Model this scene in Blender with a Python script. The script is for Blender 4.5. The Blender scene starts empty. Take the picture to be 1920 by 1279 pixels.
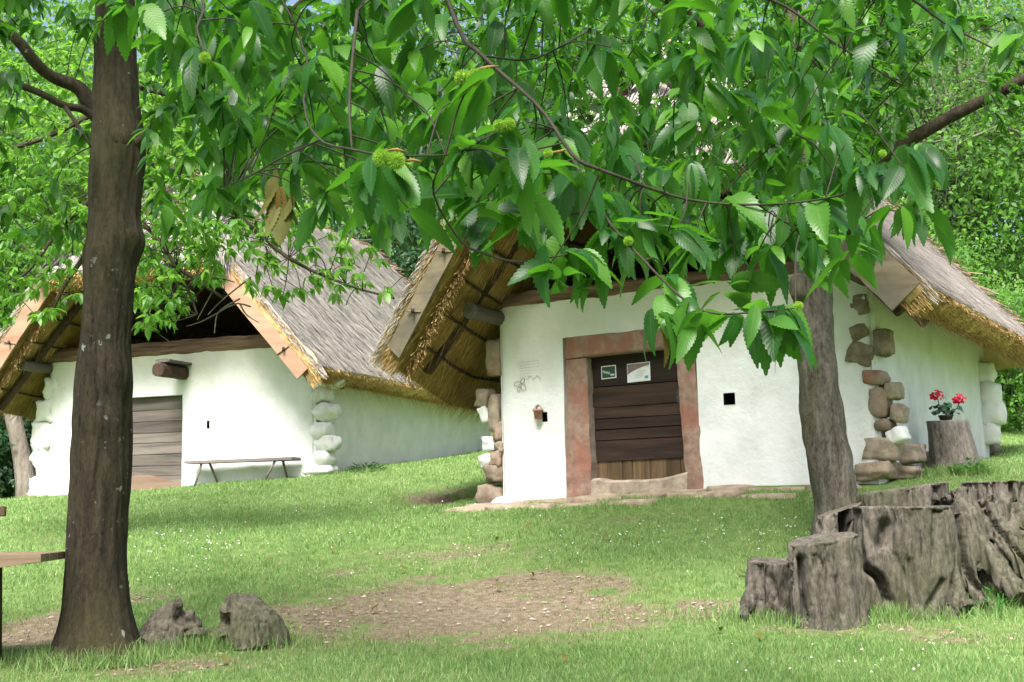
import bpy, math, random
import numpy as np
from mathutils import noise as mnoise, Vector

SEED = 7
rng = np.random.default_rng(SEED)
random.seed(SEED)
R = math.radians
scene = bpy.context.scene
COL = scene.collection

# ------------------------------------------------------------------ camera model (metres, +Y away from the lens)
FPX = 2400.0
PITCH, ROLL = R(7.54), R(1.15)
CAM = np.array([0.0, 0.0, 1.5])
_F = np.array([0, math.cos(PITCH), math.sin(PITCH)])
_R0 = np.array([1.0, 0, 0])
_U0 = np.array([0, -math.sin(PITCH), math.cos(PITCH)])
_RT = _R0 * math.cos(ROLL) - _U0 * math.sin(ROLL)
_UP = _R0 * math.sin(ROLL) + _U0 * math.cos(ROLL)


def ray(x, y):
    return _F + _RT * ((x - 960) / FPX) - _UP * ((y - 639.5) / FPX)


def at(x, y, Y):
    d = ray(x, y)
    return CAM + d * (Y / d[1])


class Frame:
    """a house's own axes: u along its front, v into its depth, w up"""
    def __init__(s, O, deg):
        s.O = np.array(O, float)
        s.deg = deg
        t = R(deg)
        s.u = np.array([math.cos(t), -math.sin(t), 0])
        s.v = np.array([math.sin(t), math.cos(t), 0])

    def onv(s, x, y, v=0.0):
        d = ray(x, y)
        k = ((s.O + s.v * v - CAM) @ s.v) / (d @ s.v)
        P = CAM + d * k - s.O
        return np.array([P @ s.u, P @ s.v, P[2]])

    def onu(s, x, y, u):
        d = ray(x, y)
        k = ((s.O + s.u * u - CAM) @ s.u) / (d @ s.u)
        P = CAM + d * k - s.O
        return np.array([P @ s.u, P @ s.v, P[2]])

    def P(s, u, v, w=0.0):
        return s.O + s.u * u + s.v * v + np.array([0, 0, w])


H2 = Frame((-0.1846, 17.0649, 1.7653), 31.5)     # the cottage by the big stump
H1 = Frame((-8.4967, 23.301, 2.0052), 20.0)      # the cottage further back

# ------------------------------------------------------------------ objects
def tag(o, label=None, cat=None, group=None, kind=None):
    if label: o['label'] = label
    if cat: o['category'] = cat
    if group: o['group'] = group
    if kind: o['kind'] = kind
    return o


def empty(name, loc, rz=0.0, label=None, cat=None, group=None):
    o = bpy.data.objects.new(name, None)
    o.empty_display_size = 0.2
    COL.objects.link(o)
    o.location = tuple(float(c) for c in loc)
    o.rotation_euler = (0, 0, rz)
    return tag(o, label, cat, group)


def mesh_obj(name, V, Fs, mats, parent=None, midx=None, smooth=False, attrs=None):
    """V (n,3); Fs = list of int arrays (m,k) or a ragged list of tuples"""
    V = np.asarray(V, np.float32).reshape(-1, 3)
    me = bpy.data.meshes.new(name)
    if isinstance(Fs, np.ndarray):
        Fs = [Fs]
    if Fs and isinstance(Fs[0], np.ndarray):
        loops = np.concatenate([f.reshape(-1) for f in Fs]).astype(np.int32)
        tot = np.concatenate([np.full(len(f), f.shape[1], np.int32) for f in Fs])
    else:
        loops = np.array([i for f in Fs for i in f], np.int32)
        tot = np.array([len(f) for f in Fs], np.int32)
    start = np.zeros(len(tot), np.int32)
    start[1:] = np.cumsum(tot)[:-1]
    me.vertices.add(len(V)); me.loops.add(len(loops)); me.polygons.add(len(tot))
    me.vertices.foreach_set('co', V.reshape(-1))
    me.loops.foreach_set('vertex_index', loops)
    me.polygons.foreach_set('loop_start', start)
    me.polygons.foreach_set('loop_total', tot)
    if midx is not None:
        me.polygons.foreach_set('material_index', np.asarray(midx, np.int32))
    me.polygons.foreach_set('use_smooth', np.full(len(tot), bool(smooth)) if not isinstance(smooth, np.ndarray) else smooth)
    for k, a in (attrs or {}).items():
        a = np.asarray(a, np.float32)
        if a.ndim == 1:
            at_ = me.attributes.new(k, 'FLOAT', 'POINT'); at_.data.foreach_set('value', a)
        else:
            at_ = me.attributes.new(k, 'FLOAT_VECTOR', 'POINT'); at_.data.foreach_set('vector', a.reshape(-1))
    me.update(calc_edges=True)
    me.validate()
    for m in (mats if isinstance(mats, (list, tuple)) else [mats]):
        me.materials.append(m)
    o = bpy.data.objects.new(name, me)
    COL.objects.link(o)
    if parent is not None:
        o.parent = parent
    return o


class MB:
    """collects pieces into one mesh"""
    def __init__(s):
        s.V = []; s.F = []; s.M = []; s.S = []; s.n = 0

    def add(s, V, F, m=0, smooth=False):
        V = np.asarray(V, float).reshape(-1, 3)
        for f in F:
            s.F.append(tuple(int(i) + s.n for i in f)); s.M.append(m); s.S.append(smooth)
        s.V.append(V); s.n += len(V)
        return s

    def box(s, lo, hi, m=0, jit=0.0, bev=0.0):
        lo = np.array(lo, float); hi = np.array(hi, float)
        if bev > 0:
            V, F = bevel_box(lo, hi, bev)
        else:
            V = np.array([[(lo, hi)[i][0], (lo, hi)[j][1], (lo, hi)[k][2]] for i in (0, 1) for j in (0, 1) for k in (0, 1)])
            F = [(0, 1, 3, 2), (4, 6, 7, 5), (0, 4, 5, 1), (2, 3, 7, 6), (0, 2, 6, 4), (1, 5, 7, 3)]
        if jit:
            V = V + rng.normal(0, jit, V.shape)
        return s.add(V, F, m)

    def tube(s, pts, rad, m=0, seg=8, smooth=True, cap=True, bark=0.0, fr=6.0):
        V, F = tube(pts, rad, seg, cap, bark, fr)
        return s.add(V, F, m, smooth)

    def build(s, name, mats, parent=None, off=None, attrs=None):
        V = np.concatenate(s.V)
        if off is not None:
            V = V - np.asarray(off)
        return mesh_obj(name, V, s.F, mats, parent, s.M, np.array(s.S, bool), attrs)


def bevel_box(lo, hi, b):
    import bmesh
    bm = bmesh.new()
    bmesh.ops.create_cube(bm, size=1.0)
    for v in bm.verts:
        for i in range(3):
            v.co[i] = lo[i] if v.co[i] < 0 else hi[i]
    bmesh.ops.bevel(bm, geom=list(bm.edges), offset=b, segments=2, affect='EDGES', profile=0.6)
    bm.verts.index_update()
    V = np.array([v.co[:] for v in bm.verts]); F = [tuple(v.index for v in f.verts) for f in bm.faces]
    bm.free()
    return V, F


def frame_along(pts):
    pts = np.asarray(pts, float)
    T = np.gradient(pts, axis=0)
    T /= np.linalg.norm(T, axis=1)[:, None] + 1e-9
    ref = np.array([0.0, 0, 1.0]) if abs(T[0][2]) < 0.9 else np.array([0, -1.0, 0])
    N = np.zeros_like(pts)
    n = np.cross(T[0], ref); n /= np.linalg.norm(n)
    for i in range(len(pts)):
        n = n - T[i] * (n @ T[i]); n /= np.linalg.norm(n) + 1e-9
        N[i] = n
    return T, N, np.cross(T, N)


def tube(pts, rad, seg=8, cap=True, bark=0.0, fr=6.0):
    pts = np.asarray(pts, float); rad = np.broadcast_to(np.asarray(rad, float), (len(pts),))
    T, N, B = frame_along(pts)
    a = np.linspace(0, 2 * np.pi, seg, endpoint=False)
    ring = np.cos(a)[None, :, None] * N[:, None, :] + np.sin(a)[None, :, None] * B[:, None, :]
    rr = np.repeat(rad[:, None], seg, 1)
    if bark:
        base = pts[:, None, :] + ring * rr[:, :, None]
        for i in range(len(pts)):
            for j in range(seg):
                q = base[i, j]
                rr[i, j] *= 1 + bark * mnoise.noise(Vector((q[0] * fr, q[1] * fr, q[2] * fr * 0.3))) + bark * .6 * mnoise.noise(Vector((q[0] * fr * 3, q[1] * fr * 3, q[2] * fr * .6)))
    V = (pts[:, None, :] + ring * rr[:, :, None]).reshape(-1, 3)
    F = []
    for i in range(len(pts) - 1):
        for j in range(seg):
            k = (j + 1) % seg
            F.append((i * seg + j, i * seg + k, (i + 1) * seg + k, (i + 1) * seg + j))
    if cap:
        F.append(tuple(range(seg))[::-1]); F.append(tuple((len(pts) - 1) * seg + j for j in range(seg)))
    return V, F


def smooth_path(pts, n):
    """Catmull-Rom through the points"""
    p = np.asarray(pts, float)
    p = np.vstack([2 * p[0] - p[1], p, 2 * p[-1] - p[-2]])
    out = []
    m = len(p) - 3
    for s in np.linspace(0, m - 1e-6, n):
        i = int(s); t = s - i
        a, b, c, d = p[i:i + 4]
        out.append(.5 * ((2 * b) + (c - a) * t + (2 * a - 5 * b + 4 * c - d) * t * t + (3 * b - a - 3 * c + d) * t ** 3))
    return np.array(out)


def fbm(P, f=1.0, oct=3, seed=0.0):
    P = np.asarray(P, float)
    out = np.zeros(len(P))
    for i, p in enumerate(P):
        v = Vector((p[0] * f + seed, p[1] * f - seed, p[2] * f + 2 * seed)); a = 1.0
        for _ in range(oct):
            out[i] += a * mnoise.noise(v); v = v * 2.1; a *= .5
    return out


# ------------------------------------------------------------------ materials
def new_mat(name):
    m = bpy.data.materials.new(name); m.use_nodes = True
    nt = m.node_tree; nt.nodes.clear()
    return m, nt, nt.nodes, nt.links


def ramp(nd, stops):
    r = nd.new('ShaderNodeValToRGB')
    e = r.color_ramp.elements
    while len(e) < len(stops): e.new(.5)
    for i, (p, c) in enumerate(stops):
        e[i].position = p; e[i].color = (*c, 1)
    return r


def mixc(nd, lk, fac, a, b, mode='MIX'):
    m = nd.new('ShaderNodeMix'); m.data_type = 'RGBA'; m.blend_type = mode
    for s, v in ((0, fac), (6, a), (7, b)):
        if hasattr(v, 'is_linked') or hasattr(v, 'node'): lk.new(v, m.inputs[s])
        elif s == 0: m.inputs[0].default_value = v
        else: m.inputs[s].default_value = (*v, 1)
    return m.outputs[2]


def noise_tex(nd, lk, scale, detail=4, rough=.55, stretch=(1, 1, 1), coord='Object', dist=0.0):
    tc = nd.new('ShaderNodeTexCoord'); mp = nd.new('ShaderNodeMapping')
    mp.inputs['Scale'].default_value = stretch
    lk.new(tc.outputs[coord], mp.inputs[0])
    n = nd.new('ShaderNodeTexNoise'); n.inputs['Scale'].default_value = scale
    n.inputs['Detail'].default_value = detail; n.inputs['Roughness'].default_value = rough
    n.inputs['Distortion'].default_value = dist
    lk.new(mp.outputs[0], n.inputs['Vector'])
    return n.outputs['Fac']


def finish(nt, nd, lk, color, rough=.85, bump=None, bstr=.4, bdist=.01, spec=.3):
    b = nd.new('ShaderNodeBsdfPrincipled'); o = nd.new('ShaderNodeOutputMaterial')
    if isinstance(color, tuple): b.inputs['Base Color'].default_value = (*color, 1)
    else: lk.new(color, b.inputs['Base Color'])
    if isinstance(rough, (int, float)): b.inputs['Roughness'].default_value = rough
    else: lk.new(rough, b.inputs['Roughness'])
    b.inputs['Specular IOR Level'].default_value = spec
    if bump is not None:
        bp = nd.new('ShaderNodeBump'); bp.inputs['Strength'].default_value = bstr; bp.inputs['Distance'].default_value = bdist
        lk.new(bump, bp.inputs['Height']); lk.new(bp.outputs[0], b.inputs['Normal'])
    lk.new(b.outputs[0], o.inputs[0])
    return b


def mat_wood(name, c1, c2, axis='x', scale=9, island=.35, rough=.8, bump=.5, c3=None):
    m, nt, nd, lk = new_mat(name)
    st = {'x': (.08, 1, 1), 'y': (1, .08, 1), 'z': (1, 1, .08)}[axis]
    n = noise_tex(nd, lk, scale, 6, .65, st, dist=.6)
    r = ramp(nd, [(.3, c1), (.68, c2)]); lk.new(n, r.inputs[0])
    col = r.outputs[0]
    if c3:
        n2 = noise_tex(nd, lk, 1.7, 4, .6)
        r2 = ramp(nd, [(.45, (0, 0, 0)), (.65, (1, 1, 1))]); lk.new(n2, r2.inputs[0])
        col = mixc(nd, lk, r2.outputs[0], col, c3)
    g = nd.new('ShaderNodeNewGeometry')
    mr = nd.new('ShaderNodeMapRange'); mr.inputs[3].default_value = 1 - island; mr.inputs[4].default_value = 1 + island
    lk.new(g.outputs['Random Per Island'], mr.inputs[0])
    cm = nd.new('ShaderNodeCombineColor')
    for i in range(3): lk.new(mr.outputs[0], cm.inputs[i])
    col = mixc(nd, lk, 1.0, col, cm.outputs[0], 'MULTIPLY')
    finish(nt, nd, lk, col, rough, n, bump, .012)
    return m


def mat_simple(name, c, rough=.7, var=.25, scale=12, bump=.3, spec=.3, bdist=.006):
    m, nt, nd, lk = new_mat(name)
    n = noise_tex(nd, lk, scale, 5, .6)
    lo = tuple(x * (1 - var) for x in c); hi = tuple(min(1, x * (1 + var)) for x in c)
    r = ramp(nd, [(.3, lo), (.7, hi)]); lk.new(n, r.inputs[0])
    finish(nt, nd, lk, r.outputs[0], rough, n, bump, bdist, spec)
    return m


def mat_island(name, stops, rough=.85, nscale=3.0, nmix=.5, spec=.15, stretch=(1, 1, 1), transl=None):
    """a colour per strand / blade / stone plus broad patches"""
    m, nt, nd, lk = new_mat(name)
    g = nd.new('ShaderNodeNewGeometry')
    n = noise_tex(nd, lk, nscale, 4, .6, stretch)
    a = nd.new('ShaderNodeMath'); a.operation = 'MULTIPLY'; a.inputs[1].default_value = 1 - nmix
    lk.new(g.outputs['Random Per Island'], a.inputs[0])
    mr = nd.new('ShaderNodeMapRange'); mr.inputs[1].default_value = .3; mr.inputs[2].default_value = .7
    lk.new(n, mr.inputs[0])
    b = nd.new('ShaderNodeMath'); b.operation = 'MULTIPLY_ADD'; b.inputs[1].default_value = nmix
    lk.new(mr.outputs[0], b.inputs[0]); lk.new(a.outputs[0], b.inputs[2])
    r = ramp(nd, stops); lk.new(b.outputs[0], r.inputs[0])
    p = finish(nt, nd, lk, r.outputs[0], rough, spec=spec)
    if transl:
        t = nd.new('ShaderNodeBsdfTranslucent'); mx = nd.new('ShaderNodeMixShader'); mx.inputs[0].default_value = transl
        hs = nd.new('ShaderNodeHueSaturation'); hs.inputs['Value'].default_value = 1.6; hs.inputs['Saturation'].default_value = 1.1
        lk.new(r.outputs[0], hs.inputs['Color']); lk.new(hs.outputs[0], t.inputs[0])
        lk.new(p.outputs[0], mx.inputs[1]); lk.new(t.outputs[0], mx.inputs[2])
        lk.new(mx.outputs[0], [x for x in nd if x.type == 'OUTPUT_MATERIAL'][0].inputs[0])
    return m


def mat_leaf(name, top, trans, rough=.38, tr=.4, veins=True, var=.5, yellow=None):
    m, nt, nd, lk = new_mat(name)
    g = nd.new('ShaderNodeNewGeometry')
    r = ramp(nd, [(0, tuple(c * (1 - var) for c in top)), (.6, top), (1, yellow or tuple(c * (1 + var) for c in top))])
    lk.new(g.outputs['Random Per Island'], r.inputs[0])
    col = r.outputs[0]
    # paler underside
    col = mixc(nd, lk, 0.0, col, (1, 1, 1))
    mixn = [x for x in nd if x.type == 'MIX'][-1]
    mixn.inputs[7].default_value = (top[0] * 2.2 + .01, top[1] * 1.7 + .01, top[2] * 1.8 + .005, 1)
    mb = nd.new('ShaderNodeMath'); mb.operation = 'MULTIPLY'; mb.inputs[1].default_value = .6
    lk.new(g.outputs['Backfacing'], mb.inputs[0]); lk.new(mb.outputs[0], mixn.inputs[0])
    p = nd.new('ShaderNodeBsdfPrincipled'); o = nd.new('ShaderNodeOutputMaterial')
    p.inputs['Roughness'].default_value = rough; p.inputs['Specular IOR Level'].default_value = .32
    if veins:
        at_ = nd.new('ShaderNodeAttribute'); at_.attribute_name = 'lc'
        sp = nd.new('ShaderNodeSeparateXYZ'); lk.new(at_.outputs['Vector'], sp.inputs[0])
        ab = nd.new('ShaderNodeMath'); ab.operation = 'ABSOLUTE'; lk.new(sp.outputs[0], ab.inputs[0])
        # side veins run from the midrib towards the tip
        s1 = nd.new('ShaderNodeMath'); s1.operation = 'MULTIPLY_ADD'; s1.inputs[1].default_value = -.16
        lk.new(ab.outputs[0], s1.inputs[0]); lk.new(sp.outputs[1], s1.inputs[2])
        s2 = nd.new('ShaderNodeMath'); s2.operation = 'MULTIPLY'; s2.inputs[1].default_value = 13 * 2 * math.pi
        lk.new(s1.outputs[0], s2.inputs[0])
        s3 = nd.new('ShaderNodeMath'); s3.operation = 'SINE'; lk.new(s2.outputs[0], s3.inputs[0])
        bp = nd.new('ShaderNodeBump'); bp.inputs['Strength'].default_value = .10; bp.inputs['Distance'].default_value = .0015
        lk.new(s3.outputs[0], bp.inputs['Height']); lk.new(bp.outputs[0], p.inputs['Normal'])
        mrib = ramp(nd, [(0, (1, 1, 1)), (.07, (0, 0, 0))]); lk.new(ab.outputs[0], mrib.inputs[0])
        mf = nd.new('ShaderNodeMath'); mf.operation = 'MULTIPLY'; mf.inputs[1].default_value = .45
        lk.new(mrib.outputs[0], mf.inputs[0])
        col = mixc(nd, lk, mf.outputs[0], col, (.16, .24, .06))
    lk.new(col, p.inputs['Base Color'])
    t = nd.new('ShaderNodeBsdfTranslucent')
    hs = nd.new('ShaderNodeMix'); hs.data_type = 'RGBA'; hs.inputs[0].default_value = .35
    hs.inputs[6].default_value = (*trans, 1); lk.new(col, hs.inputs[7])
    lk.new(hs.outputs[2], t.inputs[0])
    mx = nd.new('ShaderNodeMixShader'); mx.inputs[0].default_value = tr
    lk.new(p.outputs[0], mx.inputs[1]); lk.new(t.outputs[0], mx.inputs[2]); lk.new(mx.outputs[0], o.inputs[0])
    return m


def mat_bark(name, dark, light, moss=(.05, .06, .02), mossamt=.4, lichen=True, scale=7):
    m, nt, nd, lk = new_mat(name)
    n_a = noise_tex(nd, lk, scale * 1.6, 9, .75, (1, 1, .2), dist=.5)
    n_b = noise_tex(nd, lk, scale * 4.5, 6, .7, (1, 1, .5))
    ma = nd.new('ShaderNodeMath'); ma.operation = 'MULTIPLY_ADD'; ma.inputs[1].default_value = .4
    mb_ = nd.new('ShaderNodeMath'); mb_.operation = 'MULTIPLY'; mb_.inputs[1].default_value = .6
    lk.new(n_a, mb_.inputs[0]); lk.new(n_b, ma.inputs[0]); lk.new(mb_.outputs[0], ma.inputs[2])
    n = ma.outputs[0]
    r = ramp(nd, [(.38, dark), (.62, light)]); lk.new(n, r.inputs[0])
    n2 = noise_tex(nd, lk, 1.3, 4, .6, (1, 1, .5))
    r2 = ramp(nd, [(.45, (0, 0, 0)), (.7, (mossamt,) * 3)]); lk.new(n2, r2.inputs[0])
    col = mixc(nd, lk, r2.outputs[0], r.outputs[0], moss)
    if lichen:
        n3 = noise_tex(nd, lk, 16, 3, .5)
        r3 = ramp(nd, [(.66, (0, 0, 0)), (.70, (1, 1, 1))]); lk.new(n3, r3.inputs[0])
        n4 = noise_tex(nd, lk, 2.2, 2, .5)
        r4 = ramp(nd, [(.48, (0, 0, 0)), (.6, (.7, .7, .7))]); lk.new(n4, r4.inputs[0])
        f = nd.new('ShaderNodeMath'); f.operation = 'MULTIPLY'; lk.new(r3.outputs[0], f.inputs[0]); lk.new(r4.outputs[0], f.inputs[1])
        col = mixc(nd, lk, f.outputs[0], col, (.33, .36, .33))
    finish(nt, nd, lk, col, .9, n, 1.0, .03, .2)
    return m


def mat_plaster(name):
    m, nt, nd, lk = new_mat(name)
    n = noise_tex(nd, lk, 2.2, 5, .6)
    r = ramp(nd, [(.3, (.60, .62, .625)), (.6, (.72, .74, .755))]); lk.new(n, r.inputs[0])
    # lime wash gone yellow-grey under the beam, deepened to paint in the eave shade, splashed brown at the foot, both broken up
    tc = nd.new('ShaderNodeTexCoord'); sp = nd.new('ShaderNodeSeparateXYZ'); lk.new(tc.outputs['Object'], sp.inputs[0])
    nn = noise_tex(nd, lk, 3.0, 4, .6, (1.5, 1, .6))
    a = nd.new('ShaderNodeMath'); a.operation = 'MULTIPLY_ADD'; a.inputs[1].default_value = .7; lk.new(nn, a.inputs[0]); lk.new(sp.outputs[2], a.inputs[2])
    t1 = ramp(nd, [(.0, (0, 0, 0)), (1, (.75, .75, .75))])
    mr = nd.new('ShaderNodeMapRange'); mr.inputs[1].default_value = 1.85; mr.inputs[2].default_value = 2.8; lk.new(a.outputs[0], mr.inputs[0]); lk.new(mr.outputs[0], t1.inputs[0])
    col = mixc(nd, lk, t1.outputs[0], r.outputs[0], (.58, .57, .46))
    mr2 = nd.new('ShaderNodeMapRange'); mr2.inputs[1].default_value = .42; mr2.inputs[2].default_value = .1; lk.new(a.outputs[0], mr2.inputs[0])
    f2 = nd.new('ShaderNodeMath'); f2.operation = 'MULTIPLY'; f2.inputs[1].default_value = .3; lk.new(mr2.outputs[0], f2.inputs[0])
    col = mixc(nd, lk, f2.outputs[0], col, (.5, .44, .34))
    # hairline flaking and old grey patches
    nf = noise_tex(nd, lk, 4.5, 8, .75); rf_ = ramp(nd, [(.60, (0, 0, 0)), (.68, (.35, .35, .35))]); lk.new(nf, rf_.inputs[0])
    col = mixc(nd, lk, rf_.outputs[0], col, (.50, .50, .47))
    nb = noise_tex(nd, lk, 6, 8, .65)
    finish(nt, nd, lk, col, .9, nb, .6, .03, .15)
    return m


def mat_stone(name, c1, c2, red=None):
    m, nt, nd, lk = new_mat(name)
    g = nd.new('ShaderNodeNewGeometry')
    n = noise_tex(nd, lk, 7, 6, .65)
    r = ramp(nd, [(.3, c1), (.7, c2)]); lk.new(n, r.inputs[0])
    col = r.outputs[0]
    if red:
        n2 = noise_tex(nd, lk, 2.5, 3, .6, (1, 1, .6))
        r2 = ramp(nd, [(.48, (0, 0, 0)), (.6, (.8, .8, .8))]); lk.new(n2, r2.inputs[0])
        col = mixc(nd, lk, r2.outputs[0], col, red)
    finish(nt, nd, lk, col, .9, n, .8, .02, .2)
    return m


M = {}
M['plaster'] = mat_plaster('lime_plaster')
M['limewash_lump'] = mat_simple('limewash', (.70, .715, .71), .9, .08, 8, .4, .15)
M['thatch_grey'] = mat_island('thatch_weathered', [(0, (.08, .075, .064)), (.45, (.25, .235, .205)), (1, (.46, .44, .39))], .9, 2.5, .35)
M['thatch_pale'] = mat_island('thatch_bleached', [(0, (.10, .085, .075)), (.4, (.40, .36, .325)), (1, (.70, .65, .60))], .9, 2.5, .25)
M['thatch_gold'] = mat_island('thatch_cut_straw', [(0, (.17, .10, .035)), (.5, (.45, .30, .115)), (1, (.70, .54, .30))], .85, 5, .3)
M['thatch_old'] = mat_island('thatch_ridge_straw', [(0, (.09, .06, .045)), (.5, (.22, .15, .11)), (1, (.40, .29, .21))], .9, 4, .3)
M['beam'] = mat_wood('old_beam', (.04, .022, .016), (.25, .155, .11), 'x', 12, .15, .8, 1.0)
M['log_grey'] = mat_wood('grey_log', (.035, .03, .028), (.15, .13, .115), 'y', 9, .2, .8, .9)
M['rafter'] = mat_wood('dark_rafter', (.02, .012, .009), (.075, .045, .03), 'z', 9, .3, .85, .6)
M['board_tan'] = mat_wood('tan_board', (.15, .115, .08), (.29, .235, .17), 'x', 7, .06, .8, .5, (.14, .125, .105))
M['board_salmon'] = mat_wood('salmon_board', (.30, .17, .11), (.44, .285, .20), 'x', 6, .06, .75, .3)
M['door_dark'] = mat_wood('dark_door', (.012, .007, .005), (.045, .024, .017), 'x', 11, .4, .7, .6)
M['door_rust'] = mat_wood('door_kick', (.045, .027, .014), (.16, .105, .055), 'z', 9, .3, .75, .5)
M['door_grey'] = mat_wood('grey_door', (.085, .072, .064), (.20, .175, .155), 'x', 8, .3, .8, .6)
M['redstone'] = mat_stone('red_sandstone', (.17, .105, .08), (.34, .235, .19), (.26, .115, .085))
M['reveal'] = mat_stone('grey_stone', (.22, .18, .15), (.36, .31, .27))
M['stone_tan'] = mat_stone('tan_stone', (.19, .15, .115), (.44, .375, .30))
M['stone_red'] = mat_stone('reddish_stone', (.23, .165, .125), (.42, .34, .28), (.30, .13, .09))
M['stone_brown'] = mat_stone('brown_stone', (.12, .092, .066), (.33, .265, .205))
M['sandstone'] = mat_stone('pale_slabs', (.17, .13, .095), (.38, .31, .235))
M['black'] = mat_simple('hole_dark', (.006, .005, .005), .95, .2)  # painted-in darkness for the insides of vents and openings
M['iron'] = mat_simple('iron', (.05, .04, .035), .6, .4, 30, .3, .5)
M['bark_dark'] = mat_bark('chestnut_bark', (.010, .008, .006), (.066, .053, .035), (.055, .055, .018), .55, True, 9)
M['bark_grey'] = mat_bark('pale_bark', (.032, .028, .022), (.185, .166, .138), (.09, .08, .035), .5, False, 8)
M['bark_far'] = mat_bark('far_bark', (.10, .085, .07), (.28, .25, .21), (.09, .09, .05), .3, False, 4)
M['twig'] = mat_simple('twig_bark', (.030, .026, .018), .8, .4, 20, .3)
M['stump'] = mat_bark('weathered_stump', (.021, .019, .015), (.175, .155, .13), (.055, .065, .022), .55, False, 8)
M['stump_mossy'] = mat_bark('mossy_stump', (.028, .024, .018), (.20, .18, .14), (.06, .08, .026), .6, False, 9)
M['leaf'] = mat_leaf('chestnut_leaf', (.022, .090, .017), (.14, .48, .012), .38, .36, True, .55, (.075, .20, .015))
M['leaf_mid'] = mat_leaf('crown_leaf', (.019, .080, .012), (.15, .48, .012), .48, .38, False, .6, (.085, .21, .015))
M['leaf_bright'] = mat_leaf('bright_leaf', (.075, .195, .028), (.27, .60, .05), .36, .46, False, .5, (.16, .30, .05))  # sunlit brightness put into the leaf colour
M['leaf_wood'] = mat_leaf('wood_leaf', (.07, .19, .03), (.26, .60, .05), .55, .42, False, .5, (.11, .22, .05))
M['leaf_grey'] = mat_leaf('willow_leaf', (.07, .15, .045), (.2, .45, .08), .55, .35, False, .4, (.14, .21, .11))
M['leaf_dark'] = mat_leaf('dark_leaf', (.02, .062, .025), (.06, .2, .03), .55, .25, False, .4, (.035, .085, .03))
M['leaf_dead'] = mat_island('dead_leaf', [(0, (.055, .07, .015)), (.5, (.12, .12, .03)), (1, (.22, .12, .04))], .6, 6, .5, .2, transl=.2)
M['burr'] = mat_island('burr_spines', [(0, (.17, .34, .03)), (1, (.36, .54, .10))], .7, 9, .2, .2, transl=.2)
M['catkin'] = mat_simple('catkin', (.2, .12, .035), .8, .3, 40)
M['table'] = mat_wood('table_wood', (.15, .105, .07), (.29, .21, .145), 'x', 8, .15, .7, .4)
M['table_dark'] = mat_wood('table_leg_wood', (.05, .032, .022), (.13, .085, .055), 'z', 8, .15, .8, .4)
M['bench'] = mat_wood('bench_wood', (.10, .085, .075), (.2, .175, .155), 'x', 8, .2, .8, .4)
M['terracotta'] = mat_simple('terracotta', (.42, .22, .18), .85, .2, 20)
M['wire'] = mat_simple('rusty_wire', (.2, .15, .11), .7, .3, 30)
M['white_board'] = mat_simple('white_board', (.72, .74, .78), .5, .04, 6, .05)
M['green_board'] = mat_simple('green_board', (.022, .06, .035), .5, .3, 12, .05)
M['mauve'] = mat_simple('mauve_print', (.22, .16, .17), .5, .3, 9, .05)
M['blue'] = mat_simple('blue_print', (.10, .30, .55), .5, .1, 20, .05)
M['ink'] = mat_simple('faded_ink', (.42, .43, .41), .9, .2, 30, .05)
M['chalk'] = mat_simple('pale_print', (.5, .55, .5), .6, .1, 30, .05)
M['geranium_red'] = mat_island('red_petals', [(0, (.45, .008, .03)), (1, (.75, .03, .10))], .6, 20, .2, .2, transl=.25)
M['geranium_leaf'] = mat_leaf('geranium_leaf', (.04, .10, .055), (.1, .25, .06), .6, .25, False, .4)
M['weed_leaf'] = mat_leaf('weed_leaf', (.035, .15, .03), (.12, .4, .03), .5, .3, False, .4)

# ------------------------------------------------------------------ ground
CTRL = [(0, 0, 0), (0, 4, .2), (-4, 4, .15), (4, 4, .2), (-.04, 8, .464), (-4, 8, .42), (4, 8, .47),
        (-3.02, 9.3, .516), (-2.24, 9.6, .582), (2.79, 10.5, .624), (4.6, 10.8, .70), (0.5, 10.8, .70),
        tuple(at(1000, 1060, 12.3)), tuple(at(640, 1000, 14.5)), tuple(at(1420, 990, 13.4)), tuple(at(300, 985, 16.5)), tuple(at(60, 1000, 16.0)),
        tuple(H2.P(0, 0, -.20)), tuple(H2.P(1.2, -.05, -.11)), tuple(H2.P(2.8, -.05, -.04)), tuple(H2.P(5.05, 0, .0)), tuple(H2.P(5.1, 2, .12)), tuple(H2.P(5.0, 5.9, .36)), tuple(H2.P(7.5, 3, .25)),
        tuple(H2.P(-1.0, 1.6, .02)), tuple(H2.P(-1.2, 5, .72)), tuple(H2.P(2, 8, .9)),
        tuple(H1.P(-.2, 0, -.09)), tuple(H1.P(2.9, 0, .0)), tuple(H1.P(5.5, 0, .17)), tuple(H1.P(5.3, 4, .45)), tuple(H1.P(5.3, 8.4, .95)), tuple(H1.P(-2, 3, -.05)), tuple(H1.P(-6, 2, -.2)), tuple(H1.P(2, 12, 1.6)),
        (-14, 10, .3), (12, 12, 1.0), (-14, 0, -.2), (14, 0, 0), (0, -15, -.9), (-25, -15, -1), (25, -15, -1), (18, 22, 3.2), (-20, 24, 1.4),
        (-26, 40, 4), (0, 42, 7), (26, 40, 8.5), (-40, 15, .5), (45, 20, 5), (-60, 60, 9), (0, 62, 13), (60, 60, 15)]
_C = np.array(CTRL)


def _tps_fit(P, z, lam=1e-3):
    n = len(P)
    d = np.linalg.norm(P[:, None] - P[None], axis=2)
    K = np.where(d > 0, d * d * np.log(d + 1e-12), 0) + lam * np.eye(n)
    Q = np.hstack([np.ones((n, 1)), P])
    A = np.block([[K, Q], [Q.T, np.zeros((3, 3))]])
    return np.linalg.solve(A, np.concatenate([z, np.zeros(3)]))


_W = _tps_fit(_C[:, :2] / 10, _C[:, 2], .02)


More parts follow.
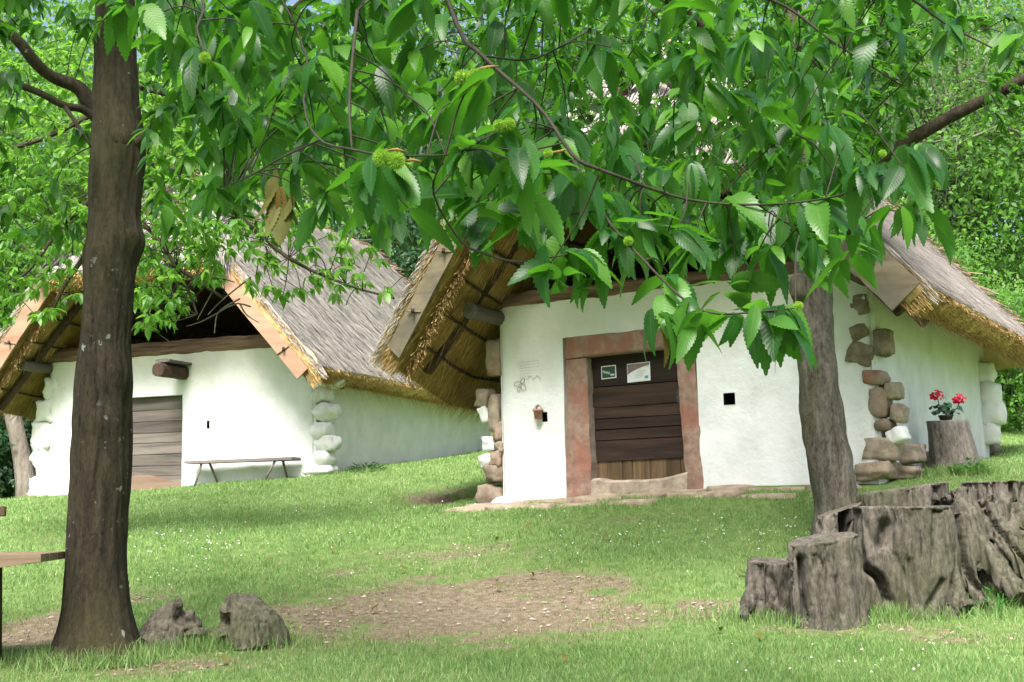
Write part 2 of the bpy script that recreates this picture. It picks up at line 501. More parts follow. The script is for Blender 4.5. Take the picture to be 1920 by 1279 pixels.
def gz(x, y):
    x = np.atleast_1d(np.asarray(x, float)); y = np.atleast_1d(np.asarray(y, float))
    xc = np.clip(x, -60, 60); yc = np.clip(y, -15, 62)
    P = np.stack([xc, yc], 1) / 10
    out = np.empty(len(P))
    for s in range(0, len(P), 20000):
        p = P[s:s + 20000]
        d = np.linalg.norm(p[:, None] - _C[None, :, :2] / 10, axis=2)
        out[s:s + 20000] = np.where(d > 0, d * d * np.log(d + 1e-12), 0) @ _W[:-3] + _W[-3] + p @ _W[-2:]
    return out


def g1(x, y):
    return float(gz(x, y)[0])


def ghit(px, py):
    """where the line of sight through a photo point meets the ground"""
    d = ray(px, py); d = d / d[1]
    Y = np.linspace(6, 40, 1200)
    P = CAM + d * Y[:, None]
    below = P[:, 2] < gz(P[:, 0], P[:, 1])
    i = int(np.argmax(below)) if below.any() else len(Y) - 1
    return P[i]


# bare earth: world-space ellipses (x, y, rx, ry, strength)
BARE = []
for (px, py, wpx, top, bot, k) in [(880, 1140, 380, 1072, 1212, 1.0), (1010, 1090, 200, 1060, 1125, .85), (620, 1150, 170, 1100, 1195, .8), (560, 1180, 140, 1150, 1215, .8),
                                  (1330, 1135, 95, 1115, 1160, .9), (60, 1185, 110, 1140, 1225, 1.0), (250, 1120, 90, 1105, 1140, .6), (1130, 1150, 230, 1120, 1185, .75),
                                  (850, 1040, 260, 1020, 1060, .45), (1780, 1190, 140, 1170, 1215, .5), (640, 1070, 70, 1058, 1082, .45), (1180, 975, 220, 960, 985, .35), (1560, 1175, 200, 1160, 1190, .55),
                                  (300, 1250, 260, 1225, 1279, .6), (820, 930, 75, 915, 945, .8), (80, 1015, 70, 1005, 1028, .3)]:
    c = ghit(px, py); a = ghit(px, top); b = ghit(px, bot)
    BARE.append((c[0], (a[1] + b[1]) / 2, wpx * c[1] / FPX, max(.12, (a[1] - b[1]) / 2), k))


def bare(x, y):
    m = np.zeros(len(x))
    for (cx, cy, rx, ry, k) in BARE:
        d = np.sqrt(((x - cx) / rx) ** 2 + ((y - cy) / ry) ** 2)
        m = np.maximum(m, k * np.clip(1.35 - d, 0, 1))
    return np.clip(m, 0, 1)


def lines(lo, hi, n, far):
    c = np.linspace(lo, hi, n)
    s = (hi - lo) / n
    o = []
    p = 0
    while p < far:
        s *= 1.28; p += s; o.append(p)
    o = np.array(o)
    return np.concatenate([(lo - o)[::-1], c, hi + o])


gx = lines(-13, 13, 230, 240)
gy = lines(5, 30, 300, 240)
GX, GY = np.meshgrid(gx, gy)
gxf, gyf = GX.ravel(), GY.ravel()
gzf = gz(gxf, gyf)
near = (np.abs(gxf) < 14) & (gyf > 4) & (gyf < 31)
bm_ = bare(gxf, gyf)
rel = np.zeros(len(gxf))
idx = np.where(near)[0]
rel[idx] = fbm(np.stack([gxf[idx], gyf[idx], 0 * gxf[idx]], 1), 1.1, 3) * .022
_a, _b = ghit(745, 948), ghit(910, 914)
_t = np.clip((gxf - _a[0]) / (_b[0] - _a[0]), 0, 1); _yl = _a[1] + (_b[1] - _a[1]) * _t + .10 * np.sin(gxf * 7)
_d = gyf - _yl
_win = np.clip((gxf - _a[0]) / .4, 0, 1) * np.clip((_b[0] + .25 - gxf) / .25, 0, 1)
rel += np.where(_d < 0, -.17 * np.exp(-(_d / .55) ** 2), np.where(_d < .07, -.17 * (1 - _d / .07), .0)) * _win + np.where(_d >= .07, .03 * np.exp(-(_d / .5) ** 2), 0) * _win
gzf = gzf + rel - bm_ * .025
nx = len(gx)
ii, jj = np.meshgrid(np.arange(len(gy) - 1), np.arange(nx - 1), indexing='ij')
q = (ii * nx + jj).ravel()
GF = np.stack([q, q + 1, q + 1 + nx, q + nx], 1)

mg, nt, nd, lk = new_mat('lawn_soil')
at_ = nd.new('ShaderNodeAttribute'); at_.attribute_name = 'bare'
n1 = noise_tex(nd, lk, 3.0, 6, .7, coord='Object')
ad = nd.new('ShaderNodeMath'); ad.operation = 'MULTIPLY_ADD'; ad.inputs[1].default_value = 2.6; ad.inputs[2].default_value = -1.42
lk.new(n1, ad.inputs[0])
a2 = nd.new('ShaderNodeMath'); a2.operation = 'ADD'; lk.new(ad.outputs[0], a2.inputs[0]); lk.new(at_.outputs['Fac'], a2.inputs[1])
rm = ramp(nd, [(.25, (0, 0, 0)), (.6, (1, 1, 1))]); lk.new(a2.outputs[0], rm.inputs[0])
n2 = noise_tex(nd, lk, 14, 5, .7)
soil = ramp(nd, [(.25, (.075, .057, .04)), (.5, (.16, .127, .088)), (.8, (.29, .24, .175))]); lk.new(n2, soil.inputs[0])
n3 = noise_tex(nd, lk, 6, 5, .65)
turf = ramp(nd, [(.3, (.065, .12, .03)), (.7, (.15, .215, .07))]); lk.new(n3, turf.inputs[0])
gc = mixc(nd, lk, rm.outputs[0], turf.outputs[0], soil.outputs[0])
finish(nt, nd, lk, gc, .95, n2, .7, .03, .1)
ground = mesh_obj('ground', np.stack([gxf, gyf, gzf], 1), GF, mg, smooth=True, attrs={'bare': bm_})
tag(ground, kind='structure')

# ------------------------------------------------------------------ grass (one mass)
SOLID = [(H2, -.1, 5.25, -.3, 6.0), (H1, -.2, 5.6, -.1, 8.3)]


def inside_house(x, y):
    r = np.zeros(len(x), bool)
    for (h, u0, u1, v0, v1) in SOLID:
        dx, dy = x - h.O[0], y - h.O[1]
        u = dx * h.u[0] + dy * h.u[1]; v = dx * h.v[0] + dy * h.v[1]
        r |= (u > u0) & (u < u1) & (v > v0) & (v < v1)
    return r


def patch_noise(x, y, f, seed=0.0):
    g = np.array([mnoise.noise(Vector((a * f + seed, b * f, seed))) for a, b in zip(x, y)])
    return g


def make_grass():
    N = 430000
    Y = 6.6 + (32 - 6.6) * rng.random(N) ** 1.55
    half = .44 * Y + .8
    X = (rng.random(N) * 2 - 1) * half
    # tables of noise keep this quick
    G = 400
    lx = np.linspace(-16, 16, G); ly = np.linspace(6, 33, G)
    LX, LY = np.meshgrid(lx, ly)
    T1 = patch_noise(LX.ravel(), LY.ravel(), 1.3).reshape(G, G); T2 = patch_noise(LX.ravel(), LY.ravel(), 3.6, 9.).reshape(G, G)
    xi = np.clip(((X + 16) / 32 * (G - 1)).astype(int), 0, G - 1); yi = np.clip(((Y - 6) / 27 * (G - 1)).astype(int), 0, G - 1)
    t1, t2 = T1[yi, xi], T2[yi, xi]
    b = bare(X, Y)
    keep = (rng.random(N) < np.clip(1.05 - 1.0 * np.clip(b + (t2 * 1.5 + t1 * .8) * (b > .02), 0, 1) + .35 * t1 + .35 * t2, 0.15, 1)) & ~inside_house(X, Y)
    X, Y, t1, t2, b = X[keep], Y[keep], t1[keep], t2[keep], b[keep]
    N0 = len(X)
    tc = [(ghit(400, 1205), .55, .22, 5000), (ghit(180, 1238), .42, .22, 3500), (ghit(1600, 1155), 1.15, .25, 4500), (ghit(1460, 1150), .35, .2, 1500), (ghit(1800, 1125), .6, .25, 2500), (ghit(1795, 888), .5, .25, 1500), (ghit(1572, 955), .35, .2, 900)]
    ex = [(c[0] + rng.normal(0, a * .5, m), c[1] - .08 + rng.normal(0, q * .55, m)) for (c, a, q, m) in tc]
    X = np.concatenate([X] + [e[0] for e in ex]); Y = np.concatenate([Y] + [e[1] for e in ex])
    z0 = np.zeros(len(X) - N0); t1 = np.concatenate([t1, z0 + .3]); t2 = np.concatenate([t2, z0 + .2]); b = np.concatenate([b, z0])
    N = len(X)
    long_ = np.concatenate([np.zeros(N0), .02 + .07 * rng.random(N - N0) ** 2])
    Z = gz(X, Y) + fbm_fast(X, Y) - b * .025 - .004
    h = (.022 + .034 * rng.random(N) ** 1.5) * (1 + .55 * t1 + .35 * t2) * (1 - .45 * b) + long_
    w = .0035 * (Y / 9) ** .75 * (.7 + .7 * rng.random(N))
    an = rng.random(N) * 2 * np.pi
    ln = (rng.random(N) ** 1.3) * 1.0 * h
    la = rng.random(N) * 2 * np.pi
    sx, sy = np.cos(an) * w, np.sin(an) * w
    P = np.stack([X, Y, Z], 1)
    V = np.empty((N, 4, 3), np.float32)
    top = P + np.stack([np.cos(la) * ln, np.sin(la) * ln, h], 1)
    S = np.stack([sx, sy, 0 * sx], 1)
    V[:, 0] = P - S; V[:, 1] = P + S; V[:, 2] = top + S * .25; V[:, 3] = top - S * .25
    F = np.arange(N * 4).reshape(N, 4)
    m = mat_island('grass_blade', [(0, (.08, .16, .042)), (.45, (.175, .305, .09)), (.8, (.29, .42, .165)), (1, (.43, .44, .25))], .6, .8, .35, .25, transl=.35)
    dry = np.clip(b * 1.5 - .25 + rng.normal(0, .3, N), 0, 1) * (rng.random(N) < .8) + .5 * (rng.random(N) < .10)
    nd, lk = m.node_tree.nodes, m.node_tree.links
    pb = [x for x in nd if x.type == 'BSDF_PRINCIPLED'][0]; src = pb.inputs['Base Color'].links[0].from_socket
    at2 = nd.new('ShaderNodeAttribute'); at2.attribute_name = 'dry'
    c2 = mixc(nd, lk, at2.outputs['Fac'], src, (.29, .235, .135)); lk.new(c2, pb.inputs['Base Color'])
    hs = [x for x in nd if x.type == 'HUE_SAT'][0]; lk.new(c2, hs.inputs['Color'])
    o = mesh_obj('grass', V.reshape(-1, 3), F, m, attrs={'dry': np.repeat(np.clip(dry, 0, 1), 4)})
    tag(o, 'short mown green grass covering the sloping lawn', 'grass', kind='stuff')


def fbm_fast(X, Y):
    """same relief as the ground sheet, read back off its grid"""
    Rr = rel.reshape(GX.shape)
    i = np.clip(np.searchsorted(gy, Y) - 1, 0, len(gy) - 2); j = np.clip(np.searchsorted(gx, X) - 1, 0, nx - 2)
    fy = (Y - gy[i]) / (gy[i + 1] - gy[i]); fx = (X - gx[j]) / (gx[j + 1] - gx[j])
    return Rr[i, j] * (1 - fx) * (1 - fy) + Rr[i, j + 1] * fx * (1 - fy) + Rr[i + 1, j] * (1 - fx) * fy + Rr[i + 1, j + 1] * fx * fy


make_grass()


def make_specks():
    # clover and daisy heads in drifts
    P = []
    for (px, py, sx, sy, n) in [(370, 1020, 70, 16, 38), (1200, 1015, 160, 20, 40), (1450, 1010, 130, 22, 30), (1480, 990, 90, 15, 16), (300, 1075, 120, 25, 25), (900, 1040, 250, 30, 30), (1750, 1255, 150, 18, 16), (1500, 1240, 250, 30, 12), (800, 960, 200, 15, 20)]:
        for _ in range(n):
            c = ghit(px + random.gauss(0, sx), min(1275, py + random.gauss(0, sy)))
            P.append((c[0], c[1], g1(c[0], c[1]) + .045 + .02 * random.random()))
    mb = MB()
    for p in P:
        r = random.uniform(.005, .009) * (1 + .02 * p[1])
        a = random.random() * 6
        V = [(p[0] + r * math.cos(a + k * 1.257), p[1] + r * math.sin(a + k * 1.257), p[2] + random.uniform(-.003, .003)) for k in range(5)] + [(p[0], p[1], p[2] + r * .8)]
        mb.add(V, [(k, (k + 1) % 5, 5) for k in range(5)])
        mb.add([(p[0] - .001, p[1], p[2] - .05), (p[0] + .001, p[1], p[2] - .05), (p[0], p[1], p[2])], [(0, 1, 2)], 1)
    o = mb.build('clover_flowers', [M['limewash_lump'], M['weed_leaf']])
    tag(o, 'tiny white clover and daisy heads scattered through the lawn', 'flowers', kind='stuff')
    # wood chips and crumbs on the bare earth
    mb = MB()
    for _ in range(900):
        k = random.randrange(len(BARE) - 2)
        cx, cy, rx, ry, s = BARE[k]
        x = cx + random.gauss(0, .5) * rx; y = cy + random.gauss(0, .5) * ry
        z = g1(x, y) - .012 + float(fbm_fast(np.array([x]), np.array([y]))[0])
        l, w = random.uniform(.008, .028), random.uniform(.004, .010); a = random.random() * 6.3
        c, sn = math.cos(a), math.sin(a)
        V = [(x + c * l - sn * w, y + sn * l + c * w, z), (x - c * l - sn * w, y - sn * l + c * w, z + random.uniform(0, .008)), (x - c * l + sn * w, y - sn * l - c * w, z), (x + c * l + sn * w, y + sn * l - c * w, z + random.uniform(0, .01)), (x, y, z + .012)]
        mb.add(V, [(0, 1, 4), (1, 2, 4), (2, 3, 4), (3, 0, 4)])
    o = mb.build('wood_chips', mat_island('chips', [(0, (.10, .07, .05)), (.6, (.26, .21, .15)), (1, (.46, .41, .34))], .9, 8, .2))
    tag(o, 'pale wood chips and crumbs littering the bare earth', 'litter', kind='stuff')


make_specks()

# ------------------------------------------------------------------ stones
def rock_mesh(c, size, rz=0, seed=0, boxy=.55, rough=.12, n=5):
    import bmesh
    bm = bmesh.new()
    bmesh.ops.create_cube(bm, size=2.0)
    bmesh.ops.subdivide_edges(bm, edges=list(bm.edges), cuts=n, use_grid_fill=True)
    bm.verts.index_update()
    V = np.array([v.co[:] for v in bm.verts]); F = [tuple(v.index for v in f.verts) for f in bm.faces]
    bm.free()
    S = V / np.linalg.norm(V, axis=1)[:, None]
    V = V * boxy * .92 + S * (1 - boxy) * 1.15
    d = fbm(V, 1.1, 3, seed * 3.7 + 1.3)
    V = V * (1 + rough * d[:, None])
    V = V * np.array(size) / 2
    ca, sa = math.cos(rz), math.sin(rz)
    V = np.stack([V[:, 0] * ca - V[:, 2] * sa, V[:, 1], V[:, 0] * sa + V[:, 2] * ca], 1)   # turned in the wall's plane
    return V + np.array(c), F


def rock(name, c, size, mat, parent, rz=0, seed=0, **k):
    V, F = rock_mesh(c, size, rz, seed, **k)
    return mesh_obj(name, V, F, mat, parent, smooth=True)


# ------------------------------------------------------------------ houses
def wall_off(u, w):
    return .016 * mnoise.noise(Vector((u * 1.3, w * 1.3, 4.2))) + .007 * mnoise.noise(Vector((u * 5, w * 5, 1.1)))


def grid_faces(n, m):
    F = []
    for i in range(n - 1):
        for j in range(m - 1):
            a = i * m + j
            F.append((a, a + 1, a + m + 1, a + m))
    return F


def wall_mesh(W, L, top, holes, bottom=-.8, skew=0.0):
    """rough plastered shell; holes = (u0,u1,w0,w1,depth) cut in the front wall"""
    mb = MB()
    us = np.linspace(0, W, int(W / .09)); ws = np.linspace(bottom, top, int((top - bottom) / .09))
    for (a, b, c, d, e) in holes:
        us = np.sort(np.concatenate([us[(np.abs(us - a) > .03) & (np.abs(us - b) > .03)], [a, b]]))
        ws = np.sort(np.concatenate([ws[(np.abs(ws - c) > .03) & (np.abs(ws - d) > .03)], [c, d]]))
    nu, nw = len(us), len(ws)
    V = []
    for u in us:
        for w in ws:
            edge = min(u, W - u)
            o = wall_off(u, w) + (.05 * (1 - edge / .12) ** 2 if edge < .12 else 0)      # soft corner
            V.append((u, o, w))
    F = []
    for i in range(nu - 1):
        for j in range(nw - 1):
            cu, cw = (us[i] + us[i + 1]) / 2, (ws[j] + ws[j + 1]) / 2
            if any(a < cu < b and c < cw < d for (a, b, c, d, e) in holes): continue
            F.append((i * nw + j, (i + 1) * nw + j, (i + 1) * nw + j + 1, i * nw + j + 1))
    mb.add(V, F, 0, True)
    for (a, b, c, d, e) in holes:                         # reveals
        y0 = .0
        Q = [(a, y0, c), (b, y0, c), (b, y0, d), (a, y0, d), (a, e, c), (b, e, c), (b, e, d), (a, e, d)]
        mb.add(Q, [(0, 4, 5, 1), (1, 5, 6, 2), (2, 6, 7, 3), (3, 7, 4, 0)], 1 if b - a < .5 else 0)  # vent sides go black too, painting their unlit inside
        mb.add(Q[4:], [(0, 3, 2, 1)], 1)
    vs = np.linspace(0, L, int(L / .12))
    for side in (0, 1):
        V = []
        for v in vs:
            for w in ws:
                o = wall_off(v + 9 * side, w) + (.05 * (1 - v / .12) ** 2 if v < .12 else 0)
                V.append(((0 + o) if side == 0 else (W - o), v, w))
        F = grid_faces(len(vs), nw)
        mb.add(V, F if side == 1 else [f[::-1] for f in F], 0, True)
    mb.add([(0, L, bottom), (W, L, bottom), (W, L, top), (0, L, top)], [(0, 3, 2, 1)], 0)
    return mb


def straw(O, D, N, L, W, lift, tip=.35):
    """many thin straws: O root, D direction, N surface normal"""
    n = len(O)
    S = np.cross(D, N); S /= np.linalg.norm(S, axis=1)[:, None] + 1e-9
    L = np.broadcast_to(L, (n,))[:, None]; W = np.broadcast_to(W, (n,))[:, None]; lift = np.broadcast_to(lift, (n,))[:, None]
    V = np.empty((n, 4, 3))
    T = O + D * L + N * lift
    V[:, 0] = O - S * W; V[:, 1] = O + S * W; V[:, 2] = T + S * W * tip; V[:, 3] = T - S * W * tip
    return V.reshape(-1, 3), np.arange(4 * n).reshape(n, 4)


def unit(a):
    a = np.asarray(a, float)
    return a / (np.linalg.norm(a, axis=-1, keepdims=True) + 1e-9)


class Roof:
    def __init__(s, uL, wL, uR, wR, ur, wr, th, vfL, vfR, wh, vrf, ve, vrr, drop, pale, thL=None):
        thL = thL or th
        s.__dict__.update(locals())
        s.tl = (wh - wL) / (wr - wL); s.tr = (wh - wR) / (wr - wR)

    def point(s, side, q, t):
        ue, we = (s.uL, s.wL) if side < 0 else (s.uR, s.wR)
        th_ = s.tl if side < 0 else s.tr
        vf = s.vfL if side < 0 else s.vfR
        f = np.where(t < th_, vf[0] + (vf[1] - vf[0]) * t / th_, vf[1] + (s.vrf - vf[1]) * (t - th_) / (1 - th_))
        b = s.ve + (s.vrr - s.ve) * t
        v = f + (b - f) * q
        dq = s.drop * np.clip((v - f) / 1.2, 0, 1) * (1 - t) if side < 0 else 0
        u = ue + (s.ur - ue) * t
        w = we + (s.wr - we) * t - dq - .05 * np.sin(np.pi * t)
        return np.stack([u, v, w], -1)

    def normal(s, side):
        ue, we = (s.uL, s.wL) if side < 0 else (s.uR, s.wR)
        d = np.array([s.ur - ue, 0, s.wr - we]); d /= np.linalg.norm(d)
        return np.array([d[2] * (1 if side > 0 else -1), 0, abs(d[0])])

    def downslope(s, side):
        ue, we = (s.uL, s.wL) if side < 0 else (s.uR, s.wR)
        return unit(np.array([ue - s.ur, 0, we - s.wr]))

    def build(s, parent, name='thatched_roof'):
        VV, FF, MM, SM = [], [], [], []
        cnt = [0]

        def put(V, F, m, sm=False):
            VV.append(np.asarray(V, float).reshape(-1, 3)); FF.append(np.asarray(F) + cnt[0]); cnt[0] += len(VV[-1])
            MM.append(np.full(len(F), m)); SM.append(np.full(len(F), sm))

        def slab(fn, n, nq, ntt, top_m, th=None, rim_m=None):
            th = th or s.th
            qq, tt = np.meshgrid(np.linspace(0, 1, nq), np.linspace(0, 1, ntt), indexing='ij')
            inn = fn(qq.ravel(), tt.ravel())
            ns = fbm(inn, 1.4, 3, 2.0)
            inn = inn + n * (fbm(inn, 2.5, 2, 5.0) * .025)[:, None]
            out = inn + n * (th + ns * .045)[:, None]
            F = np.array(grid_faces(nq, ntt))
            # which way round?
            c = np.cross(out[ntt] - out[0], out[1] - out[0])
            if c @ n < 0: Fo = F[:, ::-1]
            else: Fo = F
            put(out, Fo, top_m, True); put(inn, Fo[:, ::-1], 1, True)
            # rims
            loop = [i * ntt for i in range(nq)] + [(nq - 1) * ntt + j for j in range(1, ntt)] + [i * ntt + ntt - 1 for i in range(nq - 2, -1, -1)] + [j for j in range(ntt - 2, 0, -1)]
            k = len(loop); rows = 4
            bulge = np.array([0, .04, .045, 0])
            ctr = inn.mean(0)
            rim = []
            for a in range(rows + 0):
                f = a / (rows - 1)
                P = inn[loop] * (1 - f) + out[loop] * f
                d = unit((P - ctr) - ((P - ctr) @ n)[:, None] * n)
                P = P + d * (bulge[a] + (fbm(P, 9, 2, 3.0) * .03 if 0 < a < rows - 1 else 0 * f))[:, None] if 0 < a < rows - 1 else P
                rim.append(P)
            rim = np.concatenate(rim)
            F = []
            for a in range(rows - 1):
                for j in range(k):
                    j2 = (j + 1) % k
                    F.append((a * k + j, a * k + j2, (a + 1) * k + j2, (a + 1) * k + j))
            qf, tf = qq.ravel()[loop], tt.ravel()[loop]
            if rim_m is None: put(rim, np.array(F), 1, True)
            else:
                grey = np.tile(rim_m(qf, tf), rows - 1)
                F = np.array(F); nb = cnt[0]
                put(rim, F[~grey], 1, True)
                VV.append(np.zeros((0, 3))); FF.append(F[grey] + nb); MM.append(np.full(int(grey.sum()), top_m)); SM.append(np.full(int(grey.sum()), True))

        top = 3 if s.pale else 0
        for side in (1, -1):
            tl_ = s.tl if side < 0 else s.tr
            slab(lambda q, t, sd=side: s.point(sd, q, t), s.normal(side), 48, 36, top, s.thL if side < 0 else s.th, lambda q, t, k=tl_: ((q < .01) & (t > k - .02)) | (q > .99) | (t > .99))
        # half hip over the gable
        HL = s.point(-1, np.array(0.), np.array(s.tl)); HR = s.point(1, np.array(0.), np.array(s.tr)); AP = np.array([s.ur, s.vrf, s.wr])
        base_c = (HL + HR) / 2
        dn = unit(base_c - AP)
        hn = unit(np.cross(HR - HL, AP - HL)); hn = hn if hn[1] < 0 else -hn
        ext = .22

        def hip(q, t):
            A = HL[None] + (HR - HL)[None] * q[:, None]
            P = A + (AP - A) * t[:, None]
            return P + dn * ext * (1 - t)[:, None]
        slab(hip, hn, 30, 20, top, None, lambda q, t: t > .01)
        # rear hip
        BL = s.point(-1, np.array(1.), np.array(0.)); BR = s.point(1, np.array(1.), np.array(0.)); BP = np.array([s.ur, s.vrr, s.wr])
        bn = unit(np.cross(BR - BL, BP - BL)); bn = bn if bn[1] > 0 else -bn

        def rear(q, t):
            A = BL[None] + (BR - BL)[None] * q[:, None]
            return A + (BP - A) * t[:, None]
        slab(rear, bn, 24, 20, top, None, lambda q, t: t > .01)

        # ---- straws on the weather side
        def cover(fn, n, dvec, count, m, wid=.009, run=4.5, th=None):
            th = th or s.th
            q = rng.random(count); t = rng.random(count) ** .9
            O = fn(q, t) + n * (th + .035)
            D = unit(dvec + rng.normal(0, .10, (count, 3)))
            V, F = straw(O, D, np.broadcast_to(n, (count, 3)), np.minimum(.16 + .3 * rng.random(count), t * run + .03), wid * (.6 + .8 * rng.random(count)), .005 + .045 * rng.random(count) ** 2 - .02)
            put(V, F, m)
        cover(lambda q, t: s.point(1, q, t), s.normal(1), s.downslope(1), 26000, top, .0105)
        cover(lambda q, t: s.point(-1, q, t), s.normal(-1), s.downslope(-1), 8000, top, th=s.thL)
        cover(hip, hn, dn, 6000, top, run=2.5)
        cover(rear, bn, unit((BL + BR) / 2 - BP), 3000, top)

        # ---- cut straw ends at the eaves (facing down and out) and at the verges
        def stubble(P0, P1, n, out, count, m, ln=.06, spread=.5, wid=.006, th=None):
            th = th or s.th
            a = rng.random(count); f = rng.random(count)
            O = P0(a) + n * (f * th)[:, None] - out * .05
            D = unit(out + rng.normal(0, spread * .35, (count, 3)))
            V, F = straw(O, D, unit(np.cross(D, rng.normal(0, 1, (count, 3)))), .06 + ln * rng.random(count) ** 1.5 * 2, wid * (.6 + .8 * rng.random(count)), 0.0, .7)
            put(V, F, m)
        for side, cnt_ in ((1, 22000), (-1, 7000)):
            dsl = s.downslope(side); n = s.normal(side)
            ths = s.thL if side < 0 else s.th
            stubble(lambda a, sd=side: s.point(sd, a, 0 * a), None, n, dsl, cnt_, 1, .035, .5, .004, th=ths)
            vf = np.array([0, -1.0, 0])
            tlim = s.tl if side < 0 else s.tr
            out = unit(vf * .16 + dsl * .98)
            stubble(lambda a, sd=side: s.point(sd, 0 * a, a * tlim), None, n, out, 11000, 1, .13, .11, .0036, th=ths)
            stubble(lambda a, sd=side: s.point(sd, 0 * a, a * tlim) + s.normal(sd) * ths * .72, None, n, unit(out + n * .03), 5000, 3, .14, .11, .0036, th=ths * .33)
            # tufts standing out of the inner edge of the verge
            if side < 0: stubble(lambda a, sd=side: s.point(sd, 0 * a + .012, a * tlim) - s.normal(sd) * .12, None, n, unit(vf * .6 - n * .75 + dsl * .1), 3000, 1, .07, .7, .004, th=.10)
            # loose bottom fringe under the eave, on the underside
            c = 6000
            q = rng.random(c); t = rng.random(c) ** 1.3 * .8
            O = s.point(side, q, t) - n * .012
            D = unit(dsl + rng.normal(0, .16, (c, 3)))
            V, F = straw(O, D, -np.broadcast_to(n, (c, 3)),   .12 + .2 * rng.random(c), .0045, .005 + .05 * rng.random(c) ** 2)
            put(V, F, 1)
        # straws laid over the hip lines so that no bare edge shows
        for HH, sg_ in ((HL, -1), (HR, 1)):
            c = 2600; f = rng.random(c)
            O = HH + (AP - HH) * f[:, None] + hn * (s.th * rng.random(c))[:, None] + s.normal(sg_) * (s.th * (.3 + .75 * rng.random(c)))[:, None] + rng.normal(0, .03, (c, 3))
            D = unit(dn * .8 + s.downslope(sg_) * .5 + rng.normal(0, .1, (c, 3)))
            V, F = straw(O, D, unit(hn + s.normal(sg_) + rng.normal(0, .3, (c, 3))), .2 + .25 * rng.random(c), .008, .02 * rng.random(c))
            put(V, F, top)
        c = 3000
        a = rng.random(c)
        stubble(lambda a: hip(a, 0 * a), None, hn, dn, c, 1, .05, .5)
        # ---- stepped bundles along ridge and rear edge
        pts = [s.point(1, np.array(1.), np.array(t)) + s.normal(1) * s.th * .9 for t in np.linspace(.04, .99, 22)]
        pts += [np.array([s.ur, v, s.wr + s.th * .95]) for v in np.linspace(s.vrr, s.vrf, 12)]
        for k, p in enumerate(pts):
            c = 130
            rear_edge = k < 22
            dd = unit(np.array([.55, .75, -.35])) if rear_edge else unit(np.array([.75, 0, -.5]))
            O = p + rng.normal(0, .055, (c, 3)) + (np.array([-.12, -.12, .06]) if rear_edge else np.array([-.2, 0, .05]))
            D = unit(dd + rng.normal(0, .16, (c, 3)))
            V, F = straw(O, D, unit(np.cross(D, rng.normal(0, 1, (c, 3)))), .22 + .2 * rng.random(c), .008 + .006 * rng.random(c), 0.0, .6)
            put(V, F, 2)
        V = np.concatenate(VV)
        F = np.concatenate(FF); Mi = np.concatenate(MM); Sm = np.concatenate(SM)
        o = mesh_obj(name, V, F, [M['thatch_grey'], M['thatch_gold'], M['thatch_old'], M['thatch_pale']], parent, Mi, Sm.astype(bool))
        return o


def board(mb, A, B, wdt, thick, side_dir, m=0, nrm=(0, -1, 0)):
    """plank from A to B, widening along side_dir, thickness along nrm"""
    A, B, sd, nn = (np.asarray(x, float) for x in (A, B, side_dir, nrm))
    n = 8
    V = []
    for i in range(n):
        p = A + (B - A) * i / (n - 1)
        e0 = .008 * mnoise.noise(Vector((i * .7, A[0], 1.0))); e1 = .012 * mnoise.noise(Vector((i * .9, A[0], 7.0)))
        for (a, b) in ((0 + e0, 0), (wdt + e1, 0), (wdt + e1, thick), (0 + e0, thick)):
            V.append(p + sd * a + nn * b)
    F = []
    for i in range(n - 1):
        for k in range(4):
            k2 = (k + 1) % 4
            F.append((i * 4 + k, i * 4 + k2, (i + 1) * 4 + k2, (i + 1) * 4 + k))
    F += [(3, 2, 1, 0), tuple((n - 1) * 4 + k for k in range(4))]
    mb.add(V, F, m)


def hewn(mb, A, B, hw, hh, m=0, n=22, rnd=.5, wob=.02, up=(0, 0, 1)):
    """rough squared timber"""
    A, B = np.asarray(A, float), np.asarray(B, float)
    T = unit(B - A); S = unit(np.cross(T, np.asarray(up, float))); Un = np.cross(S, T)
    a = np.linspace(0, 2 * np.pi, 12, endpoint=False)
    sq = np.stack([np.cos(a), np.sin(a)], 1)
    sq = sq / (np.abs(sq).max(1)[:, None] * (1 - rnd) + rnd)
    V = []
    for i in range(n):
        p = A + (B - A) * i / (n - 1)
        for (x, y) in sq:
            P = p + S * x * hw + Un * y * hh
            k = 1 + wob / max(hw, hh) * (mnoise.noise(Vector((P[0] * 2.2, P[1] * 2.2, P[2] * 9))) + .6 * mnoise.noise(Vector((P[0] * 7, P[1] * 7, P[2] * 30))))
            V.append(p + (P - p) * k)
    F = []
    for i in range(n - 1):
        for j in range(12):
            k = (j + 1) % 12
            F.append((i * 12 + j, i * 12 + k, (i + 1) * 12 + k, (i + 1) * 12 + j))
    F += [tuple(range(12))[::-1], tuple((n - 1) * 12 + j for j in range(12))]
    mb.add(V, F, m, False)


def one(name, mats, parent, fn, *a, **k):
    mb = MB(); fn(mb, *a, **k)
    return mb.build(name, mats, parent)


def roof_timbers(rf, roof_o, rafters, laths=True):
    for v in rafters:
        for side in (-1, 1):
            def pt(t):
                p = rf.point(side, np.array(0.), np.array(t)); p = np.array(p); p[1] = v
                return p - rf.normal(side) * .11
            one('rafter', M['rafter'], roof_o, hewn, pt(.02), pt(.97), .06, .075, 0, 14, .4, .01, (0, 1, 0))
    for side in (-1, 1):
        for t in np.linspace(.10, .52, 5):
            P = np.array([rf.point(side, np.array(q), np.array(t)) - rf.normal(side) * .045 for q in np.linspace(.01, .85, 16)])
            mbl = MB(); mbl.tube(P, .020, 0, 7, True, True, .2, 8)
            mbl.build('lath', [M['rafter']], roof_o)


